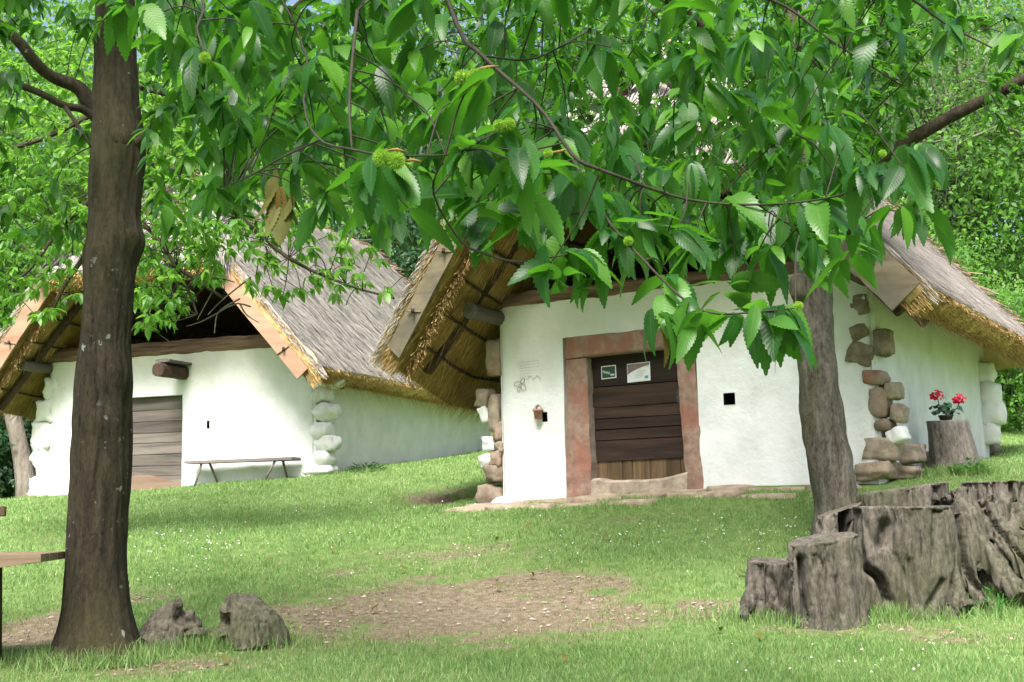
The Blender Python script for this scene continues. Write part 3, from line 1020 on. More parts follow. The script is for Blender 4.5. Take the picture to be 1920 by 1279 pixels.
def peg(roof_o, p, d, l=.22):
    mb = MB(); d = unit(np.array(d))
    mb.tube([np.array(p) - d * l * .5, np.array(p) + d * l * .5], .011, 0, 6)
    mb.tube([np.array(p) + np.array([0, -.025, -.03]), np.array(p) + np.array([0, -.03, .035])], .022, 1, 7)
    mb.build('peg', [M['board_tan'], M['rafter']], roof_o)


def px_size(h, px, py, wpx, hpx, v=0.0):
    p = h.onv(px, py, v)
    Y = h.P(*p)[1]
    return p, wpx * Y / FPX, hpx * Y / FPX


def stones(h, house, lst, v=.06, depth=.30, u=None, grow=1.12, boxy=.62, rough=.22):
    for k, (px, py, wp, hp, rz, mt) in enumerate(lst):
        if u is None:
            p, sw, sh = px_size(h, px, py, wp, hp, v - .06)
            sw /= math.cos(R(h.deg))
            c = (p[0], v, p[2])
            rock('quoin_stone', c, (sw * grow, depth, sh * grow), M[mt], house, R(rz), px * .13 + py * .07, boxy=boxy, rough=rough)


# ---------------- the cottage by the big stump
house = empty('cellar_house', H2.O, -R(H2.deg), 'whitewashed thatched cottage with red stone door frame and dark plank door behind the pale tree', 'cottage')
W2, L2 = 5.05, 5.85
h2_holes = [(.99, 2.86, -.80, 1.95, .42), (3.19, 3.335, .945, 1.085, .3), (.660, .735, .875, 1.0, .25)]
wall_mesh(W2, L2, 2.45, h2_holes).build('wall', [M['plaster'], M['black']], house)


def stone_bar(mb, poly_lo, poly_hi, d0, d1, m=0):
    pass


def slab_from_quad(mb, q, v0, v1, n=14, rough=.014, m=0, seed=1.0, m_side=None):
    """a stone bar: q = four (u,w) corners (bl, br, tr, tl), from v0 (front) to v1"""
    q = [np.array(p, float) for p in q]
    nu = 6; nw = n
    V = []
    for layer, v in ((0, v0), (1, v1)):
        for i in range(nu):
            for j in range(nw):
                a, b = i / (nu - 1), j / (nw - 1)
                p = (q[0] * (1 - a) + q[1] * a) * (1 - b) + (q[3] * (1 - a) + q[2] * a) * b
                ed = (i in (0, nu - 1)) or (j in (0, nw - 1))
                x = mnoise.noise(Vector((p[0] * 6 + seed, p[1] * 6, seed)))
                y = mnoise.noise(Vector((p[0] * 5, p[1] * 7 + seed, seed + 3)))
                du, dw = (rough * x, rough * y) if ed else (0, 0)
                V.append((p[0] + du, v + (rough * .8 * y + (.014 if ed else 0) if layer == 0 else 0), p[1] + dw))
    k = nu * nw
    F = [(f[0], f[3], f[2], f[1]) for f in grid_faces(nu, nw)]
    mi = [m] * len(F)
    F2 = [tuple(i + k for i in f) for f in grid_faces(nu, nw)]
    loop = [i * nw for i in range(nu)] + [(nu - 1) * nw + j for j in range(1, nw)] + [i * nw + nw - 1 for i in range(nu - 2, -1, -1)] + [j for j in range(nw - 2, 0, -1)]
    F3 = [(loop[i], loop[(i + 1) % len(loop)], loop[(i + 1) % len(loop)] + k, loop[i] + k) for i in range(len(loop))]
    mb.add(V, F, m); mb.n -= 0
    base = mb.n - len(V)
    for f in F2: mb.F.append(tuple(i + base for i in f)); mb.M.append(m if m_side is None else m_side); mb.S.append(False)
    for f in F3: mb.F.append(tuple(i + base for i in f)); mb.M.append(m if m_side is None else m_side); mb.S.append(False)


mb = MB(); slab_from_quad(mb, [(.975, -.45), (1.36, -.45), (1.335, 1.665), (1.035, 1.665)], -.012, .34, 26, .016, 0, 1.3, 1)
o = mb.build('door_jamb', [M['redstone'], M['reveal']], house)
mb = MB(); slab_from_quad(mb, [(2.688, -.45), (2.93, -.45), (2.825, 1.70), (2.585, 1.70)], -.012, .34, 26, .016, 0, 5.3, 1)
mb.build('door_jamb', [M['redstone'], M['reveal']], house)
mb = MB(); slab_from_quad(mb, [(1.03, 1.672), (2.83, 1.706), (2.83, 1.955), (1.03, 1.955)], -.016, .34, 16, .016, 0, 8.3, 1)
mb.build('lintel', [M['redstone'], M['reveal']], house)
# threshold: worn, higher at both ends
mb = MB()
n = 30
prof = [(0.0), ]
V = []
for i in range(n):
    a = i / (n - 1); u = 1.37 + 1.33 * a
    t = .085 + .035 * np.exp(-((a - .06) / .08) ** 2) + .075 * np.clip((a - .72) / .28, 0, 1) + .012 * mnoise.noise(Vector((u * 5, 0, 0)))
    for (v, w) in ((-.05, -.5), (-.05, t - .03), (-.02, t), (.20, t), (.24, -.5)):
        V.append((u, v + .01 * mnoise.noise(Vector((u * 4, w, 2))), w))
F = [(i * 5 + k, (i + 1) * 5 + k, (i + 1) * 5 + k + 1, i * 5 + k + 1) for i in range(n - 1) for k in range(4)]
F += [(0, 1, 2, 3, 4), tuple((n - 1) * 5 + k for k in (4, 3, 2, 1, 0))]
mb.add(V, F); mb.build('threshold', [M['stone_tan']], house)

door = MB()
edges = [.33, .56, .72, .885, 1.06, 1.30, 1.70]
edges = [.335, .60, .735, .875, 1.02, 1.29, 1.70]
for k in range(len(edges) - 1):
    door.box((1.28, .155 - .004 * (k % 2), edges[k] + .005), (2.74, .20, edges[k + 1] - .005), 0, .002, .006)
door_o = door.build('door', [M['door_dark']], house)
kick = MB()
us = [1.28, 1.50, 1.72, 1.86, 2.10, 2.33, 2.52, 2.74]
for k in range(len(us) - 1):
    kick.box((us[k] + .003, .175, -.02), (us[k + 1] - .003, .215, .345), 0, .002, .004)
kick.build('kick_board', [M['door_rust']], door_o)
lock = MB()
lock.add(*[np.array([(2.52, .145, 1.03), (2.56, .145, 1.0), (2.60, .145, 1.03), (2.615, .145, 1.10), (2.59, .145, 1.19), (2.56, .145, 1.22), (2.53, .145, 1.19), (2.505, .145, 1.10),
                    (2.52, .152, 1.03), (2.56, .152, 1.0), (2.60, .152, 1.03), (2.615, .152, 1.10), (2.59, .152, 1.19), (2.56, .152, 1.22), (2.53, .152, 1.19), (2.505, .152, 1.10)]),
           [tuple(range(8))] + [(i, i + 8, (i + 1) % 8 + 8, (i + 1) % 8) for i in range(8)]], 0)
lock.box((2.548, .135, 1.06), (2.572, .146, 1.13), 1)
lock.build('lock_plate', [M['iron'], M['black']], door_o)
mb = MB(); mb.box((1.30, .13, 1.03), (1.345, .155, 1.21), 0, 0, .004); mb.build('hinge', [M['iron']], door_o)

one('beam', [M['beam']], house, hewn, (-.66, .09, 2.525), (5.25, .09, 2.525), .125, .10, 0, 60, .25, .028)
for u, w in ((.03, 2.315), (5.02, 2.30)):
    one('wall_plate', [M['log_grey']], house, hewn, (u - .02, -.70, w), (u, 5.6, w + .02), .105, .10, 0, 40, .75, .02)
# plaster skim running up under the beam
q2 = [(928, 672, 30, 74, 4, 'stone_red'), (930, 775, 22, 80, 3, 'stone_tan'), (908, 747, 28, 40, -10, 'stone_tan'), (912, 778, 18, 34, 20, 'limewash_lump'), (920, 832, 26, 30, 0, 'limewash_lump'),
      (940, 838, 18, 24, 10, 'stone_tan'), (934, 860, 22, 34, -8, 'stone_red'), (915, 865, 26, 28, 12, 'limewash_lump'), (929, 887, 36, 38, 6, 'stone_brown'), (920, 930, 52, 46, -5, 'stone_brown'), (938, 808, 18, 40, 3, 'stone_red'), (946, 944, 40, 26, 8, 'limewash_lump')]
stones(H2, house, q2, v=.152, depth=.32, grow=.95)
q3 = [(1614, 573, 36, 46, 6, 'stone_brown'), (1614, 623, 34, 34, 20, 'stone_brown'), (1616, 664, 48, 50, -20, 'stone_brown'), (1655, 642, 30, 56, 2, 'stone_brown'), (1640, 709, 42, 34, -6, 'stone_red'),
      (1648, 755, 36, 64, -6, 'stone_red'), (1674, 733, 26, 36, 4, 'stone_tan'), (1684, 775, 24, 38, -16, 'stone_tan'), (1657, 797, 30, 26, 0, 'stone_brown'), (1682, 817, 34, 32, 20, 'limewash_lump'),
      (1651, 842, 62, 48, -4, 'stone_tan')]
stones(H2, house, q3, v=.126, depth=.32, grow=.94, rough=.17)
for (px, py, wp, hp, u_, mt, seed) in ((1707, 852, 60, 38, 5.12, 'stone_tan', 3), (1655, 884, 85, 36, 5.0, 'sandstone', 4), (1700, 888, 60, 26, 5.18, 'sandstone', 6), (1740, 868, 30, 40, 5.1, 'stone_tan', 8)):
    p = H2.onu(px, py, u_); Y = H2.P(*p)[1]
    rock('quoin_stone', (p[0] - .05, p[1], p[2]), (.42, wp * Y / FPX * 1.25, hp * Y / FPX), M[mt], house, R(4), seed, boxy=.62, rough=.2)
for (px, py, wp, hp, seed) in ((1858, 740, 40, 44, 3), (1862, 775, 46, 50, 5), (1856, 812, 42, 44, 9), (1850, 700, 34, 40, 2)):
    p = H2.onv(px, py, L2); Y = H2.P(*p)[1]
    rock('quoin_stone', (p[0], L2 - .1, p[2]), (wp * Y / FPX, .45, hp * Y / FPX), M['limewash_lump'], house, 0, seed, boxy=.5, rough=.2)

rf2 = Roof(uL=-1.06, wL=1.62, thL=.44, uR=5.60, wR=1.80, ur=2.5, wr=5.5, th=.32, vfL=(-.80, -1.38), vfR=(-.80, -.62), wh=3.55, vrf=.75, ve=6.5, vrr=4.9, drop=.42, pale=True)
roof2 = rf2.build(house)
roof_timbers(rf2, roof2, (-.38, .7))


def verge_board(rf, roof_o, side, t0, t1, wdt, mat, inset, thick=.035, gap=.02, n_off=0.0):
    A = rf.point(side, np.array(0.), np.array(t0)); B = rf.point(side, np.array(0.), np.array(t1))
    n = rf.normal(side)
    mbb = MB()
    sd = unit(n - unit(B - A) * (n @ unit(B - A)))
    board(mbb, A + sd * inset + np.array([0, -gap, 0]), B + sd * inset + np.array([0, -gap, 0]), wdt, thick, sd, 0)
    # grain follows the board: texture runs on local X of a child turned along it
    V = np.concatenate(mbb.V)
    o = mesh_obj('bargeboard', V, mbb.F, mat, roof_o, mbb.M, np.array(mbb.S, bool))
    return A, B, sd


A, B, sd = verge_board(rf2, roof2, -1, .035, rf2.tl * .93, .25, M['board_tan'], .0, gap=.10)
for f in (.30, .72):
    p = A + (B - A) * f + sd * .12 + np.array([0, -.15, 0]); peg(roof2, p, (.9, 0, -.12))
A, B, sd = verge_board(rf2, roof2, 1, .005, .13, .40, M['board_tan'], -.10, gap=.10)
A, B, sd = verge_board(rf2, roof2, 1, .12, rf2.tr * .95, .36, M['board_tan'], -.12, gap=.06)
p = A + sd * .12 + np.array([0, -.11, 0]); peg(roof2, p, (.9, 0, .5), .3)

# faded handwriting and a sketch on the plaster
mb = MB()
def stroke(pts, r=.0035):
    P = [(u, wall_off(u, w) - .006, w) for (u, w) in pts]
    mb.tube(P, r, 0, 4, False)
c0 = H2.onv(975, 680); c1 = H2.onv(1018, 712)
for k in range(7):
    w = c0[2] - (c0[2] - c1[2]) * k / 6.5
    le = (.30, .30, .27, .23, .17, .14, .12)[k]
    u = c0[0]
    while u < c0[0] + le:
        l = random.uniform(.02, .05)
        stroke([(u + l * i / 5, w + .012 * (u - c0[0]) + random.uniform(-.006, .007)) for i in range(6)], .0022)
        u += l + .012
for k in range(9):
    u = c0[0] + .13 + .022 * k; w = c1[2] + .035 + .02 * math.sin(k * 1.3)
    stroke([(u + .012 * math.cos(a), w + .014 * math.sin(a * 1.3)) for a in np.linspace(0, 5, 7)], .0018)
mb.build('inscription', [M['ink']], house)

# ---------------- the cottage further back
house1 = empty('cellar_house', H1.O, -R(H1.deg), 'whitewashed thatched cottage with bench and grey door, behind the dark tree trunk', 'cottage')
W1, L1 = 5.5, 8.2
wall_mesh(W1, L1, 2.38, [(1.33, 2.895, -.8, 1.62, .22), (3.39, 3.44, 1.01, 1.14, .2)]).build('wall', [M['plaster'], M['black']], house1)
mb = MB()
ed = [-.06, .22, .40, .60, .80, .98, 1.18, 1.38, 1.64]
for k in range(len(ed) - 1):
    mb.box((1.30, .10 - .004 * (k % 2), ed[k] + .004), (2.92, .145, ed[k + 1] - .004), 0, .002, .006)
d1 = mb.build('door', [M['door_grey']], house1)
mb = MB()
n = 26
V = []
for i in range(n):
    a = i / (n - 1); u = 1.36 + 1.52 * a
    top = .10 + .15 * math.sin(math.pi * min(1, a * 1.15)) + .02 * mnoise.noise(Vector((u * 6, 0, 0)))
    V += [(u, .088, -.12), (u, .088, top)]
mb.add(V, [(2 * i, 2 * i + 2, 2 * i + 3, 2 * i + 1) for i in range(n - 1)])
mb.build('kick_board', [mat_wood('rusty_kick', (.16, .10, .07), (.25, .185, .14), 'x', 7, .1, .8, .3)], d1)
mb = MB(); mb.box((1.30, -.06, -.4), (2.92, .16, -.065), 0, .006, .01); mb.build('threshold', [M['sandstone']], house1)
one('beam', [M['beam']], house1, hewn, (-.42, .06, 2.46), (5.2, .06, 2.46), .12, .125, 0, 50, .25, .026)
for u, w in ((.02, 2.24), (5.5, 2.2)):
    one('wall_plate', [M['log_grey']], house1, hewn, (u - .02, -.72, w), (u, 8.0, w), .10, .09, 0, 30, .6, .02)
c = H1.onv(352, 712)
mb = MB()
hewn(mb, (c[0] - .10, -.72, c[2] + .12), (c[0] - .10, .1, c[2] + .12), .12, .115, 0, 12, .15, .012)
mb.build('bracket', [M['rafter']], house1)
mb = MB(); hewn(mb, (c[0] - .06, -.66, c[2] + .275), (c[0] - .06, .1, c[2] + .275), .15, .03, 0, 10, .15, .008)
mb.build('bracket', [M['log_grey']], house1)
lst = [(104, 735, 30, 40, 0, 'limewash_lump'), (92, 772, 44, 38, 0, 'limewash_lump'), (90, 815, 46, 44, 4, 'limewash_lump'), (84, 850, 36, 30, 0, 'limewash_lump'), (90, 885, 38, 40, 0, 'limewash_lump'), (84, 915, 44, 34, 0, 'limewash_lump'), (70, 927, 26, 16, 0, 'sandstone')]
stones(H1, house1, lst, v=.212, depth=.44, grow=1.2, boxy=.55, rough=.32)
lst = [(612, 716, 50, 20, 0, 'limewash_lump'), (598, 742, 34, 24, 10, 'limewash_lump'), (606, 772, 40, 30, 0, 'limewash_lump'), (600, 806, 34, 28, -8, 'limewash_lump'), (610, 832, 34, 26, 0, 'limewash_lump'), (602, 860, 36, 26, 10, 'limewash_lump'), (598, 882, 44, 20, 0, 'limewash_lump')]
stones(H1, house1, lst, v=.196, depth=.40, grow=1.15, boxy=.5, rough=.3)
rf1 = Roof(uL=-.90, wL=1.52, thL=.38, uR=5.82, wR=1.66, ur=2.75, wr=5.38, th=.30, vfL=(-.8, -1.15), vfR=(-.80, -.95), wh=3.62, vrf=.7, ve=8.9, vrr=7.4, drop=.1, pale=False)
roof1 = rf1.build(house1)
roof_timbers(rf1, roof1, (-.38, .7))
A, B, sd = verge_board(rf1, roof1, -1, .02, rf1.tl * .97, .28, M['board_salmon'], -.06, gap=.07)
peg(roof1, A + (B - A) * .5 + sd * .05 + np.array([0, -.115, 0]), (.9, 0, -.2), .3)
A, B, sd = verge_board(rf1, roof1, 1, .02, rf1.tr * .97, .235, M['board_salmon'], -.10, gap=.07)
peg(roof1, A + (B - A) * .22 + sd * .05 + np.array([0, -.115, 0]), (.8, 0, .5), .34)

# ---------------- things fixed to or standing by the cottages
def on_house(h, name, p, label, cat, group=None):
    return empty(name, h.P(*p), -R(h.deg), label, cat, group)


def plate(parent, name, quad, v, mat):
    V = [(a, v, b) for (a, b) in quad] + [(a, v + .004, b) for (a, b) in quad]
    n = len(quad)
    F = [tuple(range(n))] + [(i, i + n, (i + 1) % n + n, (i + 1) % n) for i in range(n)] + [tuple(range(2 * n - 1, n - 1, -1))]
    return mesh_obj(name, V, F, mat, parent)


vd = .150
c = H2.onv(1142, 698, vd)
t = on_house(H2, 'notice_plaque', (c[0], vd, c[2]), 'small dark green notice in a pale frame on the dark plank door', 'notice')
a, b = .108, .088
plate(t, 'frame', [(-a, -b), (a, -b + .008), (a - .004, b), (-a, b - .006)], -.010, M['white_board'])
plate(t, 'panel', [(-a + .014, -b + .014), (a - .014, -b + .022), (a - .016, b - .014), (-a + .014, b - .018)], -.015, M['green_board'])
mb = MB()
for k in range(14):
    x = -.085 + .0075 * k; mb.tube([(x, -.018, .018 - .002 * k + .012 * math.sin(k * 2.1)), (x + .012, -.018, -.002 * k + .012 * math.sin(k * 1.7 + 1))], .0035, 0, 4, False)
mb.box((.03, -.019, -.048), (.085, -.016, -.026), 0)
mb.build('print', [M['chalk']], t)
c = H2.onv(1198, 698, vd)
t = on_house(H2, 'notice_plaque', (c[0], vd, c[2]), 'larger white notice with brown sweep and blue corner square on the plank door', 'notice')
a, b = .162, .120
plate(t, 'panel', [(-a, -b - .004), (a, -b + .004), (a, b + .004), (-a, b - .004)], -.010, M['white_board'])
sw = [(-a + .008, b - .014), (-a + .008, -.028)] + [(-a + .012 + .30 * s, -.028 + .115 * s ** .62) for s in np.linspace(.05, 1, 10)] + [(a - .01, b - .008)]
plate(t, 'swoosh', sw, -.0145, M['mauve'])
plate(t, 'emblem', [(.085, -.085), (.132, -.083), (.132, -.05), (.085, -.052)], -.0145, M['blue'])
mb = MB()
for k in range(5):
    mb.box((-.02 - .01 * k, -.0145, .012 - .02 * k), (.10 - .012 * k, -.0135, .016 - .02 * k), 0)
mb.build('print', [M['ink']], t)

c = H2.onv(978, 722)
t = on_house(H2, 'wire_ornament', (c[0], -.02, c[2]), 'rusty wire butterfly loops hung on the white wall above the clay pot', 'ornament')
mb = MB()
for (ax, az, rx, rz, rot) in ((-.055, .02, .05, .028, .2), (.03, .05, .028, .04, -.5), (.04, -.035, .034, .05, .5), (-.03, -.05, .024, .034, -.3)):
    aa = np.linspace(0, 2 * np.pi, 15)
    P = [(ax + rx * math.cos(q) * math.cos(rot) - rz * math.sin(q) * math.sin(rot), -.004 * math.cos(q * 2), az + rx * math.cos(q) * math.sin(rot) + rz * math.sin(q) * math.cos(rot)) for q in aa]
    mb.tube(P, .0032, 0, 5)
mb.build('wire_loop', [M['wire']], t)
c = H2.onv(1013, 776)
t = on_house(H2, 'clay_flowerpot', (c[0], -.06, c[2] - .07), 'small pink clay pot hanging on the white wall beside a vent hole', 'flowerpot')
mb = MB()
prof = [(0, 0), (.045, 0), (.06, .10), (.072, .10), (.072, .128), (.062, .128), (.052, .05), (0, .05)]
sg = 18
V = [(r * math.cos(2 * math.pi * k / sg), r * math.sin(2 * math.pi * k / sg), z) for (r, z) in prof for k in range(sg)]
mb.add(V, [(i * sg + k, i * sg + (k + 1) % sg, (i + 1) * sg + (k + 1) % sg, (i + 1) * sg + k) for i in range(len(prof) - 1) for k in range(sg)], 0, True)
mb.build('pot', [M['terracotta']], t)
mb = MB(); mb.tube([(-.066, 0, .12), (-.03, .0, .17), (0, .02, .19), (.03, 0, .17), (.066, 0, .12)], .0045, 0, 5)
mb.tube([(-.02, 0, .12), (-.01, -.01, .16), (.03, -.02, .175)], .012, 0, 5)
mb.build('hanger', [M['wire']], t)

# bench under the back cottage's wall
pA = H1.onv(355, 863, -.22); pB = H1.onv(556, 860, -.22)
o_ = H1.P(pA[0], -.22, 0)
gl = g1(*H1.P(pA[0] + .25, -.2)[:2]); gr = g1(*H1.P(pB[0] - .25, -.2)[:2])
zt = (H1.P(*pA)[2] + H1.P(*pB)[2]) / 2
t = empty('wooden_bench', (o_[0], o_[1], gl), -R(H1.deg), 'long plank bench on splayed legs against the white wall', 'bench')
Lb = pB[0] - pA[0]
mb = MB(); mb.box((0, -.15, zt - gl - .045), (Lb, .15, zt - gl), 0, .003, .008); mb.build('seat', [M['bench']], t)
for (x, dx) in ((.32, -.10), (.32, .18), (Lb - .32, -.18), (Lb - .32, .06)):
    for s in ((-1,) if dx < 0 else (1,)):
        foot = (gl if x < 1 else gr) - gl - .03
        mb = MB(); mb.tube([(x + dx * .15, .09 * s, zt - gl - .04), (x + dx, .16 * s, foot)], [.022, .018], 0, 7); mb.build('leg', [M['bench']], t)

# pale stone apron along the front of the near cottage
ap = empty('stone_apron', H2.P(1.5, -.3, -.15), -R(H2.deg), 'pale worn sandstone paving along the foot of the cottage wall', 'paving')
k = 0
off = np.array([1.5, -.3, -.15])
u = -.40
while u < 4.6:
    wd = random.uniform(.35, .75)
    for row in range(3 if u < 2.6 else 2 if u < 3.6 else 1):
        v = -.10 - .30 * row + random.uniform(-.03, .03)
        dp = random.uniform(.26, .36)
        wp = H2.P(u + wd / 2, v - dp / 2)
        z = g1(wp[0], wp[1]) - H2.O[2]
        V, F = rock_mesh((u + wd / 2, v - dp / 2 + .1, z - .035 + random.uniform(-.02, .015)), (wd * 1.06, dp * 1.25, .17), 0, k + 20, .62, .22, 4)
        mesh_obj('paving_slab', V - off, F, M['sandstone'], ap, smooth=True)
        k += 1
    u += wd * .97
for (px, py, wp, hp) in ((935, 958, 36, 20), (970, 952, 34, 16), (1010, 950, 30, 16)):
    p, sw, sh = px_size(H2, px, py, wp, hp, -.3)
    V, F = rock_mesh((p[0], -.3, p[2]), (sw, .22, sh), 0, px, .5, .22, 4)
    mesh_obj('paving_slab', V - off, F, M['sandstone'], ap, smooth=True)

# ------------------------------------------------------------------ stumps
def voxel_join(V, F, voxel, smooth_it=0):
    me = bpy.data.meshes.new('tmp'); me.from_pydata([tuple(map(float, v)) for v in V], [], F); me.update()
    ob = bpy.data.objects.new('tmp', me); COL.objects.link(ob)
    md = ob.modifiers.new('r', 'REMESH'); md.mode = 'VOXEL'; md.voxel_size = voxel
    if smooth_it:
        sm = ob.modifiers.new('s', 'SMOOTH'); sm.iterations = smooth_it; sm.factor = .5
    dg = bpy.context.evaluated_depsgraph_get(); ev = ob.evaluated_get(dg); m2 = ev.to_mesh()
    V2 = np.empty(len(m2.vertices) * 3, np.float32); m2.vertices.foreach_get('co', V2)
    F2 = [tuple(p.vertices) for p in m2.polygons]
    N2 = np.empty(len(m2.vertices) * 3, np.float32); m2.vertex_normals.foreach_get('vector', N2)
    ev.to_mesh_clear(); bpy.data.objects.remove(ob); bpy.data.meshes.remove(me)
    return V2.reshape(-1, 3).astype(float), F2, N2.reshape(-1, 3).astype(float)


def column(mb, base, top, r0, r1, flute=.12, nfl=7, seed=0.0, tilt=(0, 0), n=16, seg=40, flare=.25, cut=None, squash=1.0):
    base, top = np.asarray(base, float), np.asarray(top, float)
    V = []
    for i in range(n):
        f = i / (n - 1)
        c = base + (top - base) * f
        r = r1 + (r0 - r1) * (1 - f) ** 1.6 + flare * r0 * max(0, (.25 - f) / .25) ** 2
        for j in range(seg):
            a = 2 * math.pi * j / seg
            k = 1 + flute * mnoise.noise(Vector((math.cos(a) * nfl * .35 + seed, math.sin(a) * nfl * .35, f * .7 + seed))) + flute * .5 * mnoise.noise(Vector((math.cos(a) * nfl * .9 + seed, math.sin(a) * nfl * .9, f * .9)))
            x, y = r * k * math.cos(a), r * k * squash * math.sin(a)
            z = c[2] + (tilt[0] * x + tilt[1] * y if f > .99 else (tilt[0] * x + tilt[1] * y) * f)
            V.append((c[0] + x, c[1] + y, z))
    F = [(i * seg + j, i * seg + (j + 1) % seg, (i + 1) * seg + (j + 1) % seg, (i + 1) * seg + j) for i in range(n - 1) for j in range(seg)]
    F += [tuple(range(seg))[::-1], tuple((n - 1) * seg + j for j in range(seg))]
    mb.add(V, F)


def stump_col(mb, cx, top, rpx, Y, base=None, lean=0, **k):
    """column seen at photo column cx with its top edge at row 'top', Y metres away"""
    T = at(cx, top, Y)
    B = np.array([T[0] + lean, T[1], g1(T[0] + lean, T[1]) - .15])
    r = rpx * Y / FPX
    column(mb, B, T, r * 1.12, r, **k)


def grooves(V, N, f, amp, zs=.25, seed=0.0):
    d = np.zeros(len(V))
    for i, p in enumerate(V):
        q = Vector((p[0] * f + seed, p[1] * f, p[2] * f * zs))
        d[i] = -amp * (1 - min(1, abs(mnoise.noise(q)) * 3.2)) - amp * .5 * (1 - min(1, abs(mnoise.noise(q * 2.3)) * 3)) + amp * .8 * mnoise.noise(q * .5)
    return V + N * (d * (np.abs(N[:, 2]) < .8))[:, None] + N * (d * .3 * (np.abs(N[:, 2]) >= .8))[:, None]


def cracks(V, N, f, amp, thin, zs, seed):
    d = np.zeros(len(V))
    for i, p in enumerate(V):
        if abs(N[i][2]) > .85: continue
        w = .35 * mnoise.noise(Vector((p[0] * 3, p[1] * 3, p[2] * 2 + seed)))
        x = abs(mnoise.noise(Vector((p[0] * f + w + seed, p[1] * f + w, p[2] * f * zs))))
        m = mnoise.noise(Vector((p[0] * 2.1, p[1] * 2.1 + seed, p[2] * 1.5)))
        if x < thin: d[i] = -amp * (1 - x / thin) * max(0, .45 + m)
    return V + N * d[:, None]


mb = MB()
stump_col(mb, 1600, 1000, 30, 10.6, flute=.2, nfl=6, seed=31, lean=-.02)
stump_col(mb, 1492, 1046, 28, 10.5, flute=.2, nfl=6, seed=32)
stump_col(mb, 1446, 1050, 46, 10.40, flute=.26, nfl=11, seed=1, flare=.6, tilt=(-.05, .1))
stump_col(mb, 1500, 1062, 66, 10.75, flute=.2, nfl=8, seed=33)
stump_col(mb, 1541, 1008, 62, 10.15, flute=.24, nfl=10, seed=2, tilt=(.12, .14), lean=.03, squash=.8)
stump_col(mb, 1634, 949, 36, 10.50, flute=.2, nfl=6, seed=3, lean=-.015, squash=1.2)
stump_col(mb, 1722, 949, 64, 10.45, flute=.16, nfl=8, seed=4, flare=.45, lean=-.01)
stump_col(mb, 1575, 954, 44, 10.90, flute=.18, nfl=6, seed=5, tilt=(.30, 0), lean=-.20)
stump_col(mb, 1690, 914, 84, 11.15, flute=.12, nfl=6, seed=6, squash=.6, tilt=(.12, 0))
stump_col(mb, 1866, 902, 62, 11.25, flute=.2, nfl=9, seed=7, lean=.06, flare=.4)
stump_col(mb, 1940, 912, 56, 11.3, flute=.2, nfl=8, seed=8, lean=.1, flare=.4)
for (pts, r0, r1, Ya, Yb) in (([(1796, 925), (1826, 1000), (1876, 1075), (1915, 1125)], 32, 24, 10.85, 10.4), ([(1838, 950), (1885, 1020), (1940, 1090), (1975, 1125)], 30, 26, 10.95, 10.5), ([(1796, 970), (1802, 1040), (1826, 1105), (1850, 1140)], 24, 20, 10.7, 10.4),
                             ([(1870, 930), (1930, 1010), (2000, 1090)], 34, 28, 11.1, 10.6), ([(1770, 1060), (1790, 1110), (1815, 1145)], 26, 20, 10.35, 10.15), ([(1420, 1090), (1405, 1130), (1390, 1160)], 18, 14, 10.35, 10.2)):
    n = 12
    P = smooth_path([at(x, y, Ya + (Yb - Ya) * i / (len(pts) - 1)) for i, (x, y) in enumerate(pts)], n)
    V, F = tube(P, np.linspace(r0, r1, n) * 10.6 / FPX, 18, True, .3, 5)
    mb.add(V, F)
V = np.concatenate(mb.V)
V, F, N = voxel_join(V, mb.F, .017, 1)
V = grooves(V, N, 10.0, .020, .2)
V = cracks(V, N, 4.2, .085, .09, .16, 3.0)
V = cracks(V, N, 9.5, .035, .10, .14, 8.0)


def carve(V, N, pts, Y, wd, dp):
    P = smooth_path([at(x, y, Y) for (x, y) in pts], 30)
    d = np.linalg.norm((V[:, None, [0, 2]] - P[None][:, :, [0, 2]]), axis=2)
    k = d.argmin(1); d = d.min(1)
    m = (V[:, 1] < Y + .55) & (N[:, 1] < .2) & (np.abs(N[:, 2]) < .9)
    return V + np.array([0, 1.0, 0]) * (dp * np.exp(-(d / wd) ** 2) * m)[:, None]


for (pts, Y, wd, dp) in (([(1603, 952), (1606, 1010), (1618, 1060), (1645, 1085), (1660, 1125)], 10.4, .028, .20), ([(1655, 985), (1650, 1020)], 10.4, .045, .13), ([(1790, 950), (1797, 1020), (1812, 1080), (1840, 1120)], 10.6, .03, .16), ([(1487, 1045), (1492, 1100), (1500, 1155)], 10.3, .022, .14),
                       ([(1700, 1050), (1712, 1130)], 10.3, .02, .05), ([(1745, 960), (1742, 1060)], 10.3, .012, .05), ([(1760, 1090), (1730, 1140)], 10.3, .025, .07), ([(1560, 1080), (1572, 1150)], 10.1, .014, .05), ([(1520, 1040), (1524, 1120)], 10.1, .01, .04), ([(1850, 960), (1900, 1040), (1945, 1100)], 10.8, .018, .10), ([(1895, 905), (1900, 990)], 11.0, .02, .10)):
    V = carve(V, N, pts, Y, wd, dp)
b0 = np.array([2.95, 10.5, g1(2.95, 10.5)])
st = empty('tree_stump', b0, 0, 'huge weathered multi-lobed tree stump with spreading roots at the edge of the lawn', 'stump')
mesh_obj('stump_body', V - b0, F, M['stump'], st, smooth=True)

